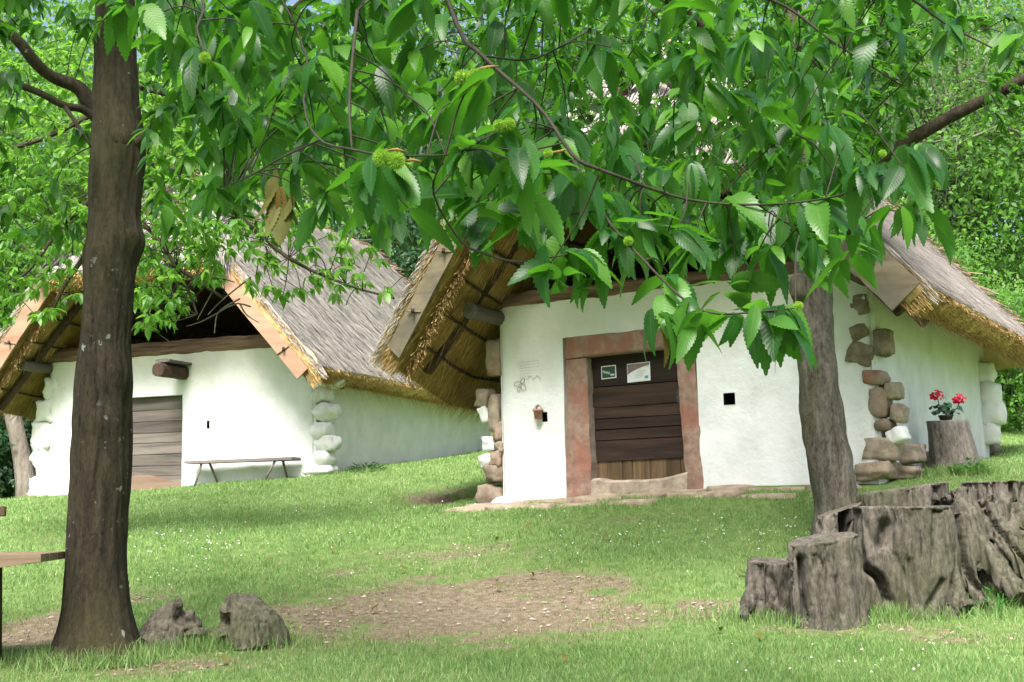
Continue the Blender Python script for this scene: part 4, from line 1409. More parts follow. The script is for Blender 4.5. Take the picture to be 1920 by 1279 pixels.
mb = MB()
for (pts, rr) in (([(292, 1212), (310, 1168), (330, 1138), (338, 1128)], (44, 30, 15, 8)), ([(362, 1210), (360, 1176), (352, 1148)], (34, 24, 13)), ([(330, 1212), (338, 1168)], (46, 24)), ([(392, 1212), (390, 1178)], (32, 16)),
                 ([(512, 1212), (494, 1172), (466, 1138), (424, 1126)], (36, 32, 24, 13)), ([(470, 1214), (464, 1166), (448, 1132)], (48, 36, 18)), ([(432, 1212), (428, 1182), (424, 1168)], (34, 22, 12)), ([(420, 1140), (422, 1165)], (12, 10)), ([(300, 1212), (275, 1205)], (30, 20)), ([(350, 1214), (392, 1206), (450, 1214)], (26, 22, 26))):
    P = np.array([at(x, y, 9.55 + .06 * math.sin(x)) for (x, y) in pts])
    P = smooth_path(P, 14)
    r = np.interp(np.linspace(0, 1, 14), np.linspace(0, 1, len(rr)), rr) * 9.6 / FPX
    V, F = tube(P, r, 28, True, .14, 9)
    mb.add(V, F)
V, F, N = voxel_join(np.concatenate(mb.V), mb.F, .011, 3)
V = grooves(V, N, 13.0, .014, .22)
V = cracks(V, N, 9.0, .04, .10, .2, 5.0)
b0 = np.array([-2.24, 9.6, g1(-2.24, 9.6)])
st2 = empty('tree_stump', b0, 0, 'low rotten mossy stump split into two humps beside the dark trunk', 'stump')
mesh_obj('stump_body', V - b0, F, M['stump_mossy'], st2, smooth=True)

# upright log used as a flower stand
fp = ghit(1797, 884)
Yp = fp[1]
b0 = np.array([at(1795, 880, Yp)[0], Yp, g1(at(1795, 880, Yp)[0], Yp)])
tp = at(1777, 788, Yp)
mb = MB()
column(mb, b0 - np.array([0, 0, .1]), np.array([tp[0], Yp, tp[2]]), 47 * Yp / FPX * 1.05, 37 * Yp / FPX, flute=.10, nfl=8, seed=11, tilt=(.02, .05), flare=.08, n=20, seg=48)
V = np.concatenate(mb.V)
st3 = empty('log_stand', b0, 0, 'upright grey log carrying red geraniums beside the white side wall', 'log')
F3 = mb.F
mesh_obj('log', V - b0, F3, mat_bark('grey_log_wood', (.06, .052, .045), (.25, .225, .2), (.10, .10, .07), .3, False, 7), st3, smooth=np.array([True] * (len(F3) - 1) + [False]))
ger = empty('geranium', (tp[0] - .02, Yp, tp[2]), 0, 'red geranium with two flower heads standing on the grey log', 'geranium')
s_ = Yp / FPX
mb = MB(); prof = [(0, 0.005), (.07, .005), (.085, .05), (.09, .05), (.09, .06), (.08, .06), (.0, .05)]
sg = 16
V = [(r * math.cos(2 * math.pi * k / sg), r * math.sin(2 * math.pi * k / sg), z) for (r, z) in prof for k in range(sg)]
mb.add(V, [(i * sg + k, i * sg + (k + 1) % sg, (i + 1) * sg + (k + 1) % sg, (i + 1) * sg + k) for i in range(len(prof) - 1) for k in range(sg)], 0, True)
mb.build('pot', [M['stump']], ger)
mb = MB()
for k in range(75):
    a = random.random() * 6.28; rr = random.uniform(0.0, .19); z = .09 + random.uniform(0, .11) - rr * .12
    c = np.array([rr * math.cos(a), rr * .7 * math.sin(a), z]); r = random.uniform(.022, .04)
    nrm = unit(np.array([math.cos(a) * .6, math.sin(a) * .6 - .3, .8]) + rng.normal(0, .3, 3)); s1 = unit(np.cross(nrm, [0.3, .2, 1])); s2 = np.cross(nrm, s1)
    V = [c + (s1 * math.cos(q) + s2 * math.sin(q)) * r * (1 + .12 * math.cos(q * 5)) + nrm * .006 * math.cos(2 * q) for q in np.linspace(0, 2 * np.pi, 9)[:-1]] + [c - nrm * .006]
    mb.add(V, [(i, (i + 1) % 8, 8) for i in range(8)], 0)
mb.build('foliage', [M['geranium_leaf']], ger)
for (px, py) in ((1757, 742), (1799, 749)):
    cpt = at(px, py, Yp) - np.array([tp[0] - .02, Yp, tp[2]])
    mb = MB(); mb.tube(smooth_path([np.array([cpt[0] * .3, 0, .1]), np.array([cpt[0] * .8, -.01, cpt[2] * .6]), cpt], 8), .006, 0, 5)
    fl = mb.build('stem', [M['geranium_leaf']], ger)
    mb = MB()
    for k in range(60):
        d = unit(rng.normal(0, 1, 3)) * np.array([.095, .06, .06]) * random.uniform(.6, 1.0)
        d[2] += .02 - abs(d[0]) * .35
        c = cpt + d; nrm = unit(d + np.array([0, -.03, .03])); s1 = unit(np.cross(nrm, [0.2, .5, 1])); s2 = np.cross(nrm, s1); r = random.uniform(.014, .024)
        V = [c + (s1 * math.cos(q) + s2 * math.sin(q)) * r for q in np.linspace(0, 2 * np.pi, 6)[:-1]] + [c + nrm * .006]
        mb.add(V, [(i, (i + 1) % 5, 5) for i in range(5)])
    mb.build('flower_head', [M['geranium_red']], ger)

# leafy weed in front of the log stand
def leafy_clump(name, p, r, h, n, mat, label, cat, size=.05, group=None):
    e = empty(name, p, 0, label, cat, group)
    mbb = MB()
    for k in range(n):
        a = random.random() * 6.28; rr = r * math.sqrt(random.random()); z = h * (1 - (rr / r) ** 2 * .7) * random.uniform(.35, 1)
        c = np.array([rr * math.cos(a), rr * math.sin(a), z]); d = unit(np.array([math.cos(a), math.sin(a), random.uniform(-.2, .7)])); s1 = unit(np.cross(d, [0, 0, 1])) ; u_ = np.cross(s1, d)
        l = size * random.uniform(.7, 1.4)
        V = [c, c + d * l * .5 + s1 * l * .28, c + d * l, c + d * l * .5 - s1 * l * .28, c + d * l * .5 + u_ * l * -.08]
        mbb.add(V, [(0, 1, 4), (1, 2, 4), (2, 3, 4), (3, 0, 4)])
    mbb.build('foliage', [mat], e)
    mbb = MB()
    for k in range(max(3, n // 25)):
        a = random.random() * 6.28
        mbb.tube([(0.02 * math.cos(a), .02 * math.sin(a), -.03), (r * .5 * math.cos(a), r * .5 * math.sin(a), h * .7)], .004, 0, 5)
    mbb.build('stem', [mat], e)
    return e


p = ghit(1818, 892)
leafy_clump('leafy_weed', p, .22, .2, 190, M['weed_leaf'], 'fresh green leafy weed at the foot of the flower log', 'weed', .06)
p = at(1868, 1098, 10.2); p[2] = g1(p[0], p[1])
leafy_clump('leafy_weed', p, .12, .24, 40, M['weed_leaf'], 'thin yellowish seedling growing against the big stump', 'weed', .05)
p = ghit(690, 884)
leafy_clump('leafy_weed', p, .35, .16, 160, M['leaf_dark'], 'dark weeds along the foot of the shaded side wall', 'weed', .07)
p = ghit(1862, 852)
fw = empty('firewood_log', (p[0], p[1], p[2] + .08), R(60), 'short split log lying on the grass past the cottage corner', 'log')
mb = MB(); V, F = tube(smooth_path([(-.32, 0, 0), (0, .01, 0), (.32, 0, .02)], 8), .085, 14, True, .2, 6); mb.add(V, F, 0); mb.build('log', [M['bark_far']], fw)

# ------------------------------------------------------------------ table at the frame's edge
tl = at(103, 1036, 9.0)
bx = tl[0]
gt = g1(bx - .9, 9.0)
tb = empty('picnic_table', (bx - .9, 9.0, gt), R(4), 'brown wooden picnic table with thick plank top beside the dark tree', 'table')
zt = tl[2] - gt
mb = MB()
for k in range(4):
    y0 = -.40 + .2 * k
    V = [(-.9, y0, zt - .06), (.62, y0, zt - .085), (.90, y0, zt - .05), (.90, y0, zt), (-.9, y0, zt)]
    V2 = V + [(x, y + .19, z) for (x, y, z) in V]
    mb.add(V2, [(0, 1, 2, 3, 4), (9, 8, 7, 6, 5)] + [(i, i + 5, (i + 1) % 5 + 5, (i + 1) % 5) for i in range(5)], 0)
mb.build('table_top', [M['table']], tb)
for x in (-.62, .46):
    for s in (-1, 1):
        mb = MB(); mb.tube([(x - .06, .28 * s, zt - .1), (x - .06, .34 * s, -.05)], .036, 0, 8); mb.build('leg', [M['table_dark']], tb)
mb = MB(); mb.box((-.66, -.03, zt - .42), (.50, .03, zt - .34), 0, 0, .008); mb.build('stretcher', [M['table_dark']], tb)
pb = at(4, 956, 10.4); gb = g1(pb[0] - .8, 10.4)
bn_ = empty('picnic_bench', (pb[0] - .8, 10.4, gb), R(4), 'dark wooden bench with a plank back behind the picnic table', 'bench')
hz = pb[2] - gb
mb = MB(); mb.box((-.8, .0, hz - .05), (.8, .04, hz + .03), 0, .002, .006); mb.build('backrest', [M['table_dark']], bn_)
mb = MB(); mb.box((-.8, -.40, .42), (.70, -.06, .46), 0, .002, .006); mb.build('seat', [M['table_dark']], bn_)
for x in (-.6, .55):
    mb = MB(); mb.box((x - .03, -.36, -.05), (x + .03, -.30, .42), 0, 0, .005); mb.build('leg', [M['table_dark']], bn_)
    mb = MB(); mb.tube([(x, -.04, -.05), (x, .015, hz - .05)], .032, 0, 8); mb.build('leg', [M['table_dark']], bn_)

# ------------------------------------------------------------------ leaves and trees
def leaf_template(st, serr):
    """chestnut leaf, x across in [-1,1]*half width, y along 0..1"""
    y = np.linspace(0, 1, st)
    w = (np.sin(np.pi * np.clip(y * .94 + .06, 0, 1) ** .85)) ** .8 * (1 - .25 * y)
    w = w / w.max(); w[0] = .05; w[-1] = 0.0
    V, F, lc = [], [], []
    for i in range(st):
        ww = w[i]
        yy = y[i]
        if serr and 0 < i < st - 1:
            if i % 2 == 0: ww *= .84
            yo = .018 if i % 2 else -.006
        else: yo = 0
        V += [(-ww, yy + yo), (0, yy), (ww, yy + yo)]
        lc += [(-1, yy, 0), (0, yy, 0), (1, yy, 0)]
    for i in range(st - 1):
        a = i * 3
        F += [(a, a + 1, a + 4, a + 3), (a + 1, a + 2, a + 5, a + 4)]
    return np.array(V), np.array(F), np.array(lc, float)


T_NEAR = leaf_template(25, True)
T_MID = leaf_template(5, False)
_d = (np.array([(0, 0), (-1, .42), (1, .42), (0, .5), (0, 1)], float), np.array([(0, 3, 1, 1), (0, 2, 3, 3), (1, 3, 4, 4), (3, 2, 4, 4)]), np.zeros((5, 3)))
T_FAR = (_d[0], np.array([(0, 3, 1), (0, 2, 3), (1, 3, 4), (3, 2, 4)]), _d[2])


def leaves(tpl, O, D, N, L, Wd, curl, fold, twist=None):
    V0, F0, lc0 = tpl
    n, k = len(O), len(V0)
    D = unit(D); N = N - D * (N * D).sum(1)[:, None]; N = unit(N); S = np.cross(D, N)
    x = V0[:, 0][None] * Wd[:, None]; y = V0[:, 1][None] * L[:, None]
    kk = (curl / L)[:, None]
    yy = np.sin(kk * y) / kk; zz = -(1 - np.cos(kk * y)) / kk
    zz = zz + np.abs(x) * fold[:, None]
    zz = zz + Wd[:, None] * .12 * np.sin(V0[:, 1][None] * 7 + O[:, :1] * 40) * (np.abs(V0[:, 0])[None])
    V = O[:, None] + S[:, None] * x[..., None] + D[:, None] * yy[..., None] + N[:, None] * zz[..., None]
    F = (F0[None] + (np.arange(n) * k)[:, None, None]).reshape(-1, F0.shape[1])
    return V.reshape(-1, 3), F, np.tile(lc0, (n, 1))


def cluster_leaves(P, axis, per, L, spread=1.0, droop=.75, wratio=.165):
    """P (m,3) twig tips, axis (m,3) their directions -> arrays for leaves()"""
    m = len(P)
    per = np.asarray(per)
    idx = np.repeat(np.arange(m), per)
    n = len(idx)
    ph = rng.random(n) * 2 * np.pi
    rad = np.stack([np.cos(ph), np.sin(ph), rng.normal(0, .25, n)], 1)
    ax = axis[idx]
    Lr = rng.random(n) ** 2
    D = unit(ax * (.35 + .6 * Lr[:, None]) + rad * spread * (.55 + .5 * rng.random(n))[:, None] + np.array([0, 0, -1.0]) * (droop * (.5 + rng.random(n)))[:, None])
    O = P[idx] - ax * (rng.random(n) * .10)[:, None] * (L / .16)
    O = O + D * .012
    N = np.array([0, 0, 1.0]) + rng.normal(0, .38, (n, 3)) + rad * .5
    Ls = L * (.5 + .68 * rng.random(n))
    Wd = Ls * wratio * (.85 + .4 * rng.random(n))
    return O, D, N, Ls, Wd, .3 + .7 * rng.random(n) * np.sign(rng.random(n) - .08), .05 + .35 * rng.random(n)


def pts_from_px(lst):
    return [at(x, y, Y) for (x, y, Y) in lst]


class Tree:
    def __init__(s, name, base, label, cat='tree', group=None):
        s.base = np.asarray(base, float)
        s.root = empty(name, s.base, 0, label, cat, group)
        s.wood = MB(); s.cV = []; s.cF = []; s.cL = []; s.cM = []; s.n = 0; s.skel = []

    def limb(s, pts, rads, n=18, seg=12, bark=.12, fr=7, keep=True, m=0):
        P = smooth_path(pts, n)
        r = np.interp(np.linspace(0, 1, n), np.linspace(0, 1, len(rads)), rads)
        V, F = tube(P, r, seg, True, bark, fr)
        s.wood.add(V, F, m, True)
        if keep: s.skel += [tuple(p) for p in P]
        return P

    def put(s, V, F, lc, m):
        if F.shape[1] == 3: F = np.concatenate([F, F[:, 2:3]], 1)
        s.cV.append(V); s.cF.append(F + s.n); s.cL.append(lc); s.cM.append(np.full(len(F), m)); s.n += len(V)

    def twig(s, A, B, r=.004, sag=.05, seg=5):
        A, B = np.asarray(A, float), np.asarray(B, float)
        mid = (A + B) / 2 + np.array([0, 0, sag * np.linalg.norm(B - A)]) + rng.normal(0, .04, 3) * np.linalg.norm(B - A)
        V, F = tube(smooth_path([A, mid, B], 6), np.linspace(r * 1.6, r, 6), seg, False)
        s.put(V, np.array(F), np.zeros((len(V), 3)), 1)

    def clusters(s, tpl, P, axis, per, L, m=0, **k):
        V, F, lc = leaves(tpl, *cluster_leaves(np.asarray(P), np.asarray(axis), per, L, **k))
        s.put(V, F, lc, m)

    def finish(s, wood_mat, leaf_mats):
        s.wood.build('trunk', wood_mat if isinstance(wood_mat, list) else [wood_mat], s.root, s.base)
        if s.cV:
            V = np.concatenate(s.cV); F = np.concatenate(s.cF)
            # drop the doubled corner of triangles
            tri = F[:, 2] == F[:, 3]
            Mi = np.concatenate(s.cM)
            order = [F[~tri], F[tri][:, :3]]
            Mi = np.concatenate([Mi[~tri], Mi[tri]])
            fs = [f for f in order if len(f)]
            mesh_obj('crown', V - s.base, fs, leaf_mats, s.root, Mi, True, {'lc': np.concatenate(s.cL)})
        return s.root


def inpoly(x, y, poly):
    c = np.zeros(len(x), bool); n = len(poly)
    for i in range(n):
        x0, y0 = poly[i]; x1, y1 = poly[(i + 1) % n]
        t = ((y0 > y) != (y1 > y)) & (x < (x1 - x0) * (y - y0) / (y1 - y0 + 1e-9) + x0)
        c ^= t
    return c


def sample_poly(poly, n):
    p = np.array(poly); lo, hi = p.min(0), p.max(0)
    out = np.empty((0, 2))
    while len(out) < n:
        q = lo + (hi - lo) * rng.random((n * 2, 2)); out = np.concatenate([out, q[inpoly(q[:, 0], q[:, 1], poly)]])
    return out[:n]


def volume_pts(poly, n, Y0, Y1):
    q = sample_poly(poly, n); Y = Y0 + (Y1 - Y0) * rng.random(n)
    return np.array([at(x, y, yy) for (x, y), yy in zip(q, Y)])


def out_axis(P, c):
    a = unit(P - np.asarray(c)); a[:, 2] = a[:, 2] * .4 - .15
    return unit(a + rng.normal(0, .35, a.shape))


# ---- the dark chestnut at the side of the lawn
Yt = 9.3
prof = [(1262, 184, 112), (1240, 184, 98), (1215, 183, 84), (1180, 183, 70), (1120, 183, 60), (1050, 181, 56), (960, 183, 54), (880, 190, 55), (800, 190, 55), (730, 192, 53), (690, 194, 51), (640, 197, 45), (560, 203, 46), (500, 208, 48), (455, 216, 53), (420, 214, 48), (360, 216, 50), (300, 221, 53), (260, 222, 51), (200, 217, 45), (120, 216, 40), (50, 216, 38), (-60, 215, 37), (-200, 212, 34), (-380, 205, 28), (-560, 195, 20)]
P = np.array([at(c, y, Yt) for (y, c, r) in prof]); rad = np.array([r for (_, _, r) in prof]) * Yt / FPX
n = 170
ss = np.linspace(0, 1, n); cum = np.concatenate([[0], np.cumsum(np.linalg.norm(np.diff(P, axis=0), axis=1))]); cum /= cum[-1]
Pi = np.stack([np.interp(ss, cum, P[:, k]) for k in range(3)], 1); ri = np.interp(ss, cum, rad)
ker = np.array([1, 2, 3, 2, 1]) / 9.
ri = np.convolve(np.pad(ri, 2, 'edge'), ker, 'valid')
left = Tree('chestnut_tree', (P[1][0], Yt, g1(P[1][0], Yt)), 'chestnut tree with thick dark lichen-spotted trunk standing beside the picnic table', group='chestnut trees around the lawn')
a = np.linspace(0, 2 * np.pi, 80, endpoint=False)
BULGE = [(at(200, 448, Yt)[2], .13, -.3, .15), (at(200, 268, Yt)[2], .12, -.9, .05), (at(200, 705, Yt)[2], .13, -.5, .14), (at(200, 790, Yt)[2], .10, -1.2, .12), (at(200, 480, Yt)[2], .10, math.pi, .13), (at(200, 860, Yt)[2], .12, 3.5, .07)]
V = np.empty((n, 80, 3))
for i in range(n):
    for j in range(80):
        c_, s_n = math.cos(a[j]), math.sin(a[j])
        z = Pi[i][2]
        flare = max(0, 1 - (z - .5) / .55)
        k = 1 + .05 * mnoise.noise(Vector((c_ * 1.4, s_n * 1.4, z * .8))) + .24 * flare * max(0, mnoise.noise(Vector((c_ * 1.9 + 3, s_n * 1.9, 1.0)))) \
            - .05 * (1 - min(1, 3 * abs(mnoise.noise(Vector((c_ * 4.5, s_n * 4.5, z * .9)))))) + .035 * mnoise.noise(Vector((c_ * 9, s_n * 9, z * 5))) + .03 * mnoise.noise(Vector((c_ * 20, s_n * 20, z * 2.5))) \
            + sum(am * math.exp(-((z - zc) / sz) ** 2 - (((a[j] - ac + math.pi) % (2 * math.pi) - math.pi) / .6) ** 2) for (zc, sz, ac, am) in BULGE)
        V[i, j] = Pi[i] + np.array([c_ * ri[i] * k, s_n * ri[i] * k, 0])
F = [(i * 80 + j, i * 80 + (j + 1) % 80, (i + 1) * 80 + (j + 1) % 80, (i + 1) * 80 + j) for i in range(n - 1) for j in range(80)]
left.wood.add(V.reshape(-1, 3), F, 0, True)
left.limb(pts_from_px([(215, 240, 9.3), (176, 205, 9.25), (148, 165, 9.2), (100, 145, 9.1), (67, 118, 9.0), (34, 77, 8.9), (-10, 40, 8.8), (-120, -40, 8.6)]), [.085, .062, .052, .046, .044, .042, .04, .03], 26)
left.limb(pts_from_px([(215, 250, 9.3), (161, 208, 9.2), (121, 198, 9.1), (67, 171, 9.0), (0, 148, 8.9), (-120, 110, 8.7)]), [.05, .03, .028, .026, .024, .018], 22)
left.limb(pts_from_px([(120, 198, 9.1), (150, 242, 9.0), (170, 275, 8.95)]), [.018, .012, .008], 8)
left.limb(pts_from_px([(225, 300, 9.3), (330, 200, 9.0), (470, 90, 8.6), (640, -60, 8.2), (800, -200, 7.8)]), [.03, .032, .03, .028, .02], 24)
left.limb(pts_from_px([(215, -60, 9.3), (120, -200, 8.5), (0, -350, 7.5)]), [.06, .045, .03], 14)
left.limb(pts_from_px([(215, -100, 9.3), (350, -260, 8.6), (620, -420, 7.6)]), [.06, .045, .03], 14)
left.limb(pts_from_px([(212, -150, 9.3), (330, -330, 10.5), (500, -420, 12)]), [.05, .04, .03], 14)
# knot where a limb was sawn off
kn = at(240, 268, 9.3) + np.array([.0, -.168, 0])
V, F = tube([kn + np.array([-.01, .06, 0]), kn, kn + np.array([.008, -.02, 0])], [.085, .08, .062], 16, True, .1, 12)
left.wood.add(V, F, 0, True)
# ---- crown leaves of the dark chestnut: top corner, around the trunk, overhead
cl = np.concatenate([volume_pts([(-120, -160), (360, -160), (330, 20), (120, 60), (-120, 70)], 90, 6.5, 9.5),
                     volume_pts([(-120, 120), (150, 120), (160, 420), (60, 470), (-120, 430)], 26, 7.5, 10.5),
                     volume_pts([(270, 60), (640, -40), (660, 300), (480, 380), (290, 420)], 130, 6.0, 9.5),
                     volume_pts([(80, 330), (150, 330), (150, 460), (90, 480)], 4, 8.5, 9.5)])
ov = np.stack([-3.8 + 2.6 * rng.normal(0, 1, 1300), 7.2 + 2.8 * rng.normal(0, 1, 1300), 4.4 + 4.2 * rng.random(1300)], 1)  # unseen overhead clusters, added to keep trunk and ground in shade
ov = ov[(ov[:, 2] > 1.5 + ov[:, 1] * .47) & (ov[:, 1] > 1)]
cl = np.concatenate([cl, ov])
left.clusters(T_MID, cl, out_axis(cl, left.base + [0, 0, 4.2]), rng.integers(6, 11, len(cl)), .16, spread=1.1, droop=.5)
sk = np.array(left.skel)
for p in cl:
    d = np.linalg.norm(sk - p, axis=1); i = int(d.argmin())
    if .05 < d[i] < .5: left.twig(sk[i], p, .003, .06, 4)
    elif rng.random() < .4: left.twig(p + unit(np.array([-3, 9.3, p[2] - .3]) - p) * .3, p, .003, .06, 4)
left.finish(M['bark_dark'], [M['leaf_mid'], M['twig']])

# ---- the pale-trunked chestnut in front of the near cottage
Yr = 12.6
prof = [(1010, 1574, 52), (985, 1572, 47), (945, 1570, 42), (900, 1562, 42), (850, 1553, 41), (800, 1545, 39), (750, 1538, 38), (700, 1532, 37), (650, 1528, 36), (600, 1526, 37), (560, 1524, 36), (520, 1524, 35), (490, 1526, 34)]
P = np.array([at(c, y, Yr) for (y, c, r) in prof]); rad = np.array([r for (_, _, r) in prof]) * Yr / FPX
right = Tree('chestnut_tree', (P[0][0], Yr, P[0][2]), 'chestnut tree with slim pale grey forked trunk growing before the cottage wall', group='chestnut trees around the lawn')
right.limb(P, rad, 60, 40, .14, 9)
right.limb(pts_from_px([(1520, 520, Yr), (1511, 470, Yr - .02), (1506, 380, Yr - .1), (1508, 260, Yr - .1), (1500, 150, Yr - .1), (1480, 0, Yr - .2), (1470, -200, Yr)]), [.11, .10, .095, .10, .085, .07, .04], 34, 18)
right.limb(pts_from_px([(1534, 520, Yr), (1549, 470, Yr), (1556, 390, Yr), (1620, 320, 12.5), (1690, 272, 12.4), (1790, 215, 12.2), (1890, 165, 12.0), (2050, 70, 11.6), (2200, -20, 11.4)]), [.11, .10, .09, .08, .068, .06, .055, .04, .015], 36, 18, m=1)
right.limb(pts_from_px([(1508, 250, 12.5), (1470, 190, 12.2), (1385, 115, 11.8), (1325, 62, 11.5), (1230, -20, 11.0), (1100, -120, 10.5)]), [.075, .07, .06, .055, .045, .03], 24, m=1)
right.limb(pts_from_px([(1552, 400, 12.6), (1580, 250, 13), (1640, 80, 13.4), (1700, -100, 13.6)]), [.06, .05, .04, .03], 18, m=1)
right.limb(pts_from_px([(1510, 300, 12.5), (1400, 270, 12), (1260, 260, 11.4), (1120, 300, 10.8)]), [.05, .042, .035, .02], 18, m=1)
V, F = rock_mesh(at(1497, 540, Yr - .1), (.16, .2, .24), 0, 3, .2, .3, 4); right.wood.add(V, F, 0, True)
cl = np.concatenate([volume_pts([(1060, 20), (1480, -160), (1700, -100), (1700, 200), (1650, 330), (1580, 470), (1480, 440), (1300, 430), (1120, 400), (1020, 250)], 950, 9.8, 15.0),
                     volume_pts([(1640, -120), (2050, -160), (2050, 60), (1850, 90), (1700, 210)], 36, 10.5, 13.0),
                     volume_pts([(1850, 170), (1900, 100), (1980, 130), (1960, 220), (1880, 260)], 20, 11.3, 12.2),
                     volume_pts([(1960, -120), (2320, -160), (2300, 60), (2000, 140)], 60, 10.4, 12.6),
                     volume_pts([(760, -100), (1080, -140), (1060, 330), (880, 330)], 260, 9.5, 13.5),
                     volume_pts([(1580, 20), (1760, -60), (1760, 160), (1640, 330), (1560, 400)], 150, 10.5, 14.0)])
ov = np.stack([2.6 + 2.4 * rng.normal(0, 1, 700), 12.0 + 2.0 * rng.normal(0, 1, 700), 6.6 + 2.6 * rng.random(700)], 1)  # out-of-view crown top, thickened to darken the leaves below
ov = ov[ov[:, 2] > 1.6 + ov[:, 1] * .46]
cl = np.concatenate([cl, ov])
right.clusters(T_MID, cl, out_axis(cl, right.base + [0, 0, 4.5]), rng.integers(7, 12, len(cl)), .15, spread=1.15, droop=.42)
sk = np.array(right.skel)
for p in cl:
    d = np.linalg.norm(sk - p, axis=1); i = int(d.argmin())
    if .05 < d[i] < .6: right.twig(sk[i], p, .004, .06, 4)
    elif rng.random() < .4: right.twig(p + unit(np.array([3.2, 12.6, p[2] - .3]) - p) * .35, p, .004, .06, 4)
right.finish([M['bark_grey'], M['bark_dark']], [M['leaf_mid'], M['twig']])  # upper limbs take the darker bark, painting in the canopy shade

# ---- the chestnut with sunlight painted into its leaf colour, in front of the back cottage (its stem stands behind the dark trunk)
b0 = ghit(205, 1010); Yb = 15.5; b0 = np.array([at(195, 900, Yb)[0], Yb, 0]); b0[2] = g1(b0[0], Yb)
bt = Tree('chestnut_tree', b0, 'bright green young chestnut whose sprays hang before the back cottage', group='chestnut trees around the lawn')
top = at(205, -150, Yb)
bt.limb([b0 + [0, 0, -.2], b0 + [0.02, 0, 2], b0 + [0, 0, 4], top], [.16, .13, .11, .06], 24, 14)
for (q) in ([(200, 350, Yb), (120, 420, 15.0), (40, 520, 14.6), (-60, 560, 14)], [(205, 380, Yb), (290, 440, 15), (350, 540, 14.6), (370, 590, 14.4)], [(205, 300, Yb), (360, 330, 15), (520, 470, 14.5), (640, 530, 14.3), (740, 560, 14.2)],
            [(200, 200, Yb), (80, 260, 15), (-60, 300, 14.5)], [(205, 150, Yb), (330, 180, 15), (480, 200, 14.6)], [(200, 430, Yb), (130, 520, 15.2), (90, 600, 15)], [(205, 420, Yb), (330, 500, 15.4), (420, 560, 15.2)]):
    bt.limb(pts_from_px(q), [.04, .028, .018, .01][:len(q)], 14, 7, .05)
cl = np.concatenate([volume_pts([(-120, 60), (420, 40), (500, 330), (430, 470), (340, 500), (180, 480), (20, 470), (-120, 520)], 520, 13.6, 18.5),
                     volume_pts([(235, 400), (430, 420), (415, 520), (370, 560), (310, 625), (250, 610)], 120, 13.8, 15.6),
                     volume_pts([(-60, 360), (160, 360), (160, 470), (100, 520), (-60, 540)], 60, 13.6, 15.5),
                     volume_pts([(250, 300), (620, 330), (560, 440), (420, 470), (250, 440)], 90, 13.6, 15.8),
                     volume_pts([(-60, 500), (150, 480), (150, 560), (60, 600), (-60, 620)], 44, 13.8, 15.5),
                     volume_pts([(430, 380), (700, 470), (760, 520), (745, 570), (600, 555), (480, 560), (440, 500)], 60, 13.8, 15.2),
                     volume_pts([(420, 40), (760, 40), (820, 380), (700, 470), (480, 400)], 210, 13.6, 18.5)])
bt.clusters(T_MID, cl, out_axis(cl, b0 + [0, 0, 4.0]), rng.integers(7, 12, len(cl)), .155, spread=1.1, droop=.45)
sk = np.array(bt.skel)
for p in cl:
    d = np.linalg.norm(sk - p, axis=1); i = int(d.argmin())
    if .05 < d[i] < .5: bt.twig(sk[i], p, .004, .06, 4)
    elif rng.random() < .5: bt.twig(p + unit(sk[i] - p + rng.normal(0, .6, 3)) * .3, p, .004, .06, 4)
# bare grey twigs over the dark attic
for (q) in ([(470, 520, 14.6), (420, 560, 14.5), (390, 590, 14.4)], [(450, 560, 14.6), (410, 585, 14.5), (402, 625, 14.4)], [(470, 575, 14.6), (440, 570, 14.5), (385, 600, 14.5), (350, 612, 14.4)], [(420, 520, 14.6), (400, 545, 14.5), (370, 600, 14.4)], [(450, 570, 14.6), (462, 590, 14.6), (485, 605, 14.6)]):
    P = smooth_path(pts_from_px(q), 8); V, F = tube(P, np.linspace(.012, .005, 8), 5, False); bt.put(V, np.array(F), np.zeros((len(V), 3)), 2)
bt.finish(M['bark_dark'], [M['leaf_bright'], M['twig'], M['bark_grey']])

# ---- the chestnut whose burr-bearing boughs hang in front of the lens; its trunk stands out of view
nb = np.array([3.5, 2.4, g1(3.5, 2.4)])
near_t = Tree('chestnut_tree', nb, 'near chestnut whose big glossy leaves and spiny green burrs hang over the view', group='chestnut trees around the lawn')
near_t.limb([nb + [0, 0, -.1], nb + [-.05, 0, 1.5], nb + [-.1, .1, 3.0], nb + [.1, .2, 5.0]], [.22, .18, .15, .08], 20, 18)
near_t.limb([nb + [-.1, .1, 2.8], (2.4, 3.2, 3.75), (1.0, 3.9, 3.85), (-.5, 4.0, 3.7), (-1.9, 3.9, 3.5)], [.09, .07, .055, .045, .03], 26)
TW = []
def bough(lst, r):
    pts = [p if len(p) == 3 and not isinstance(p, tuple) else (at(*p) if abs(p[0]) > 20 or abs(p[1]) > 20 else np.array(p)) for p in lst]
    near_t.limb(pts, [q * .5 for q in r], 20, 8, .06, 20)
bough([(-.35, 4.0, 3.72), (850, 30, 3.9), (905, 105, 3.75), (1010, 200, 3.6), (1075, 292, 3.5), (1125, 318, 3.45)], [.022, .015, .013, .011, .012, .010])
bough([(-1.0, 3.95, 3.65), (560, 60, 3.9), (570, 200, 3.5), (600, 262, 3.3), (660, 280, 3.15), (730, 292, 3.05), (835, 291, 3.0)], [.01, .007, .006, .006, .006, .006, .004])
bough([(1125, 318, 3.45), (1280, 372, 3.55), (1420, 384, 3.5), (1560, 370, 3.35), (1640, 335, 3.2), (1690, 312, 3.15)], [.010, .008, .007, .006, .005, .004])
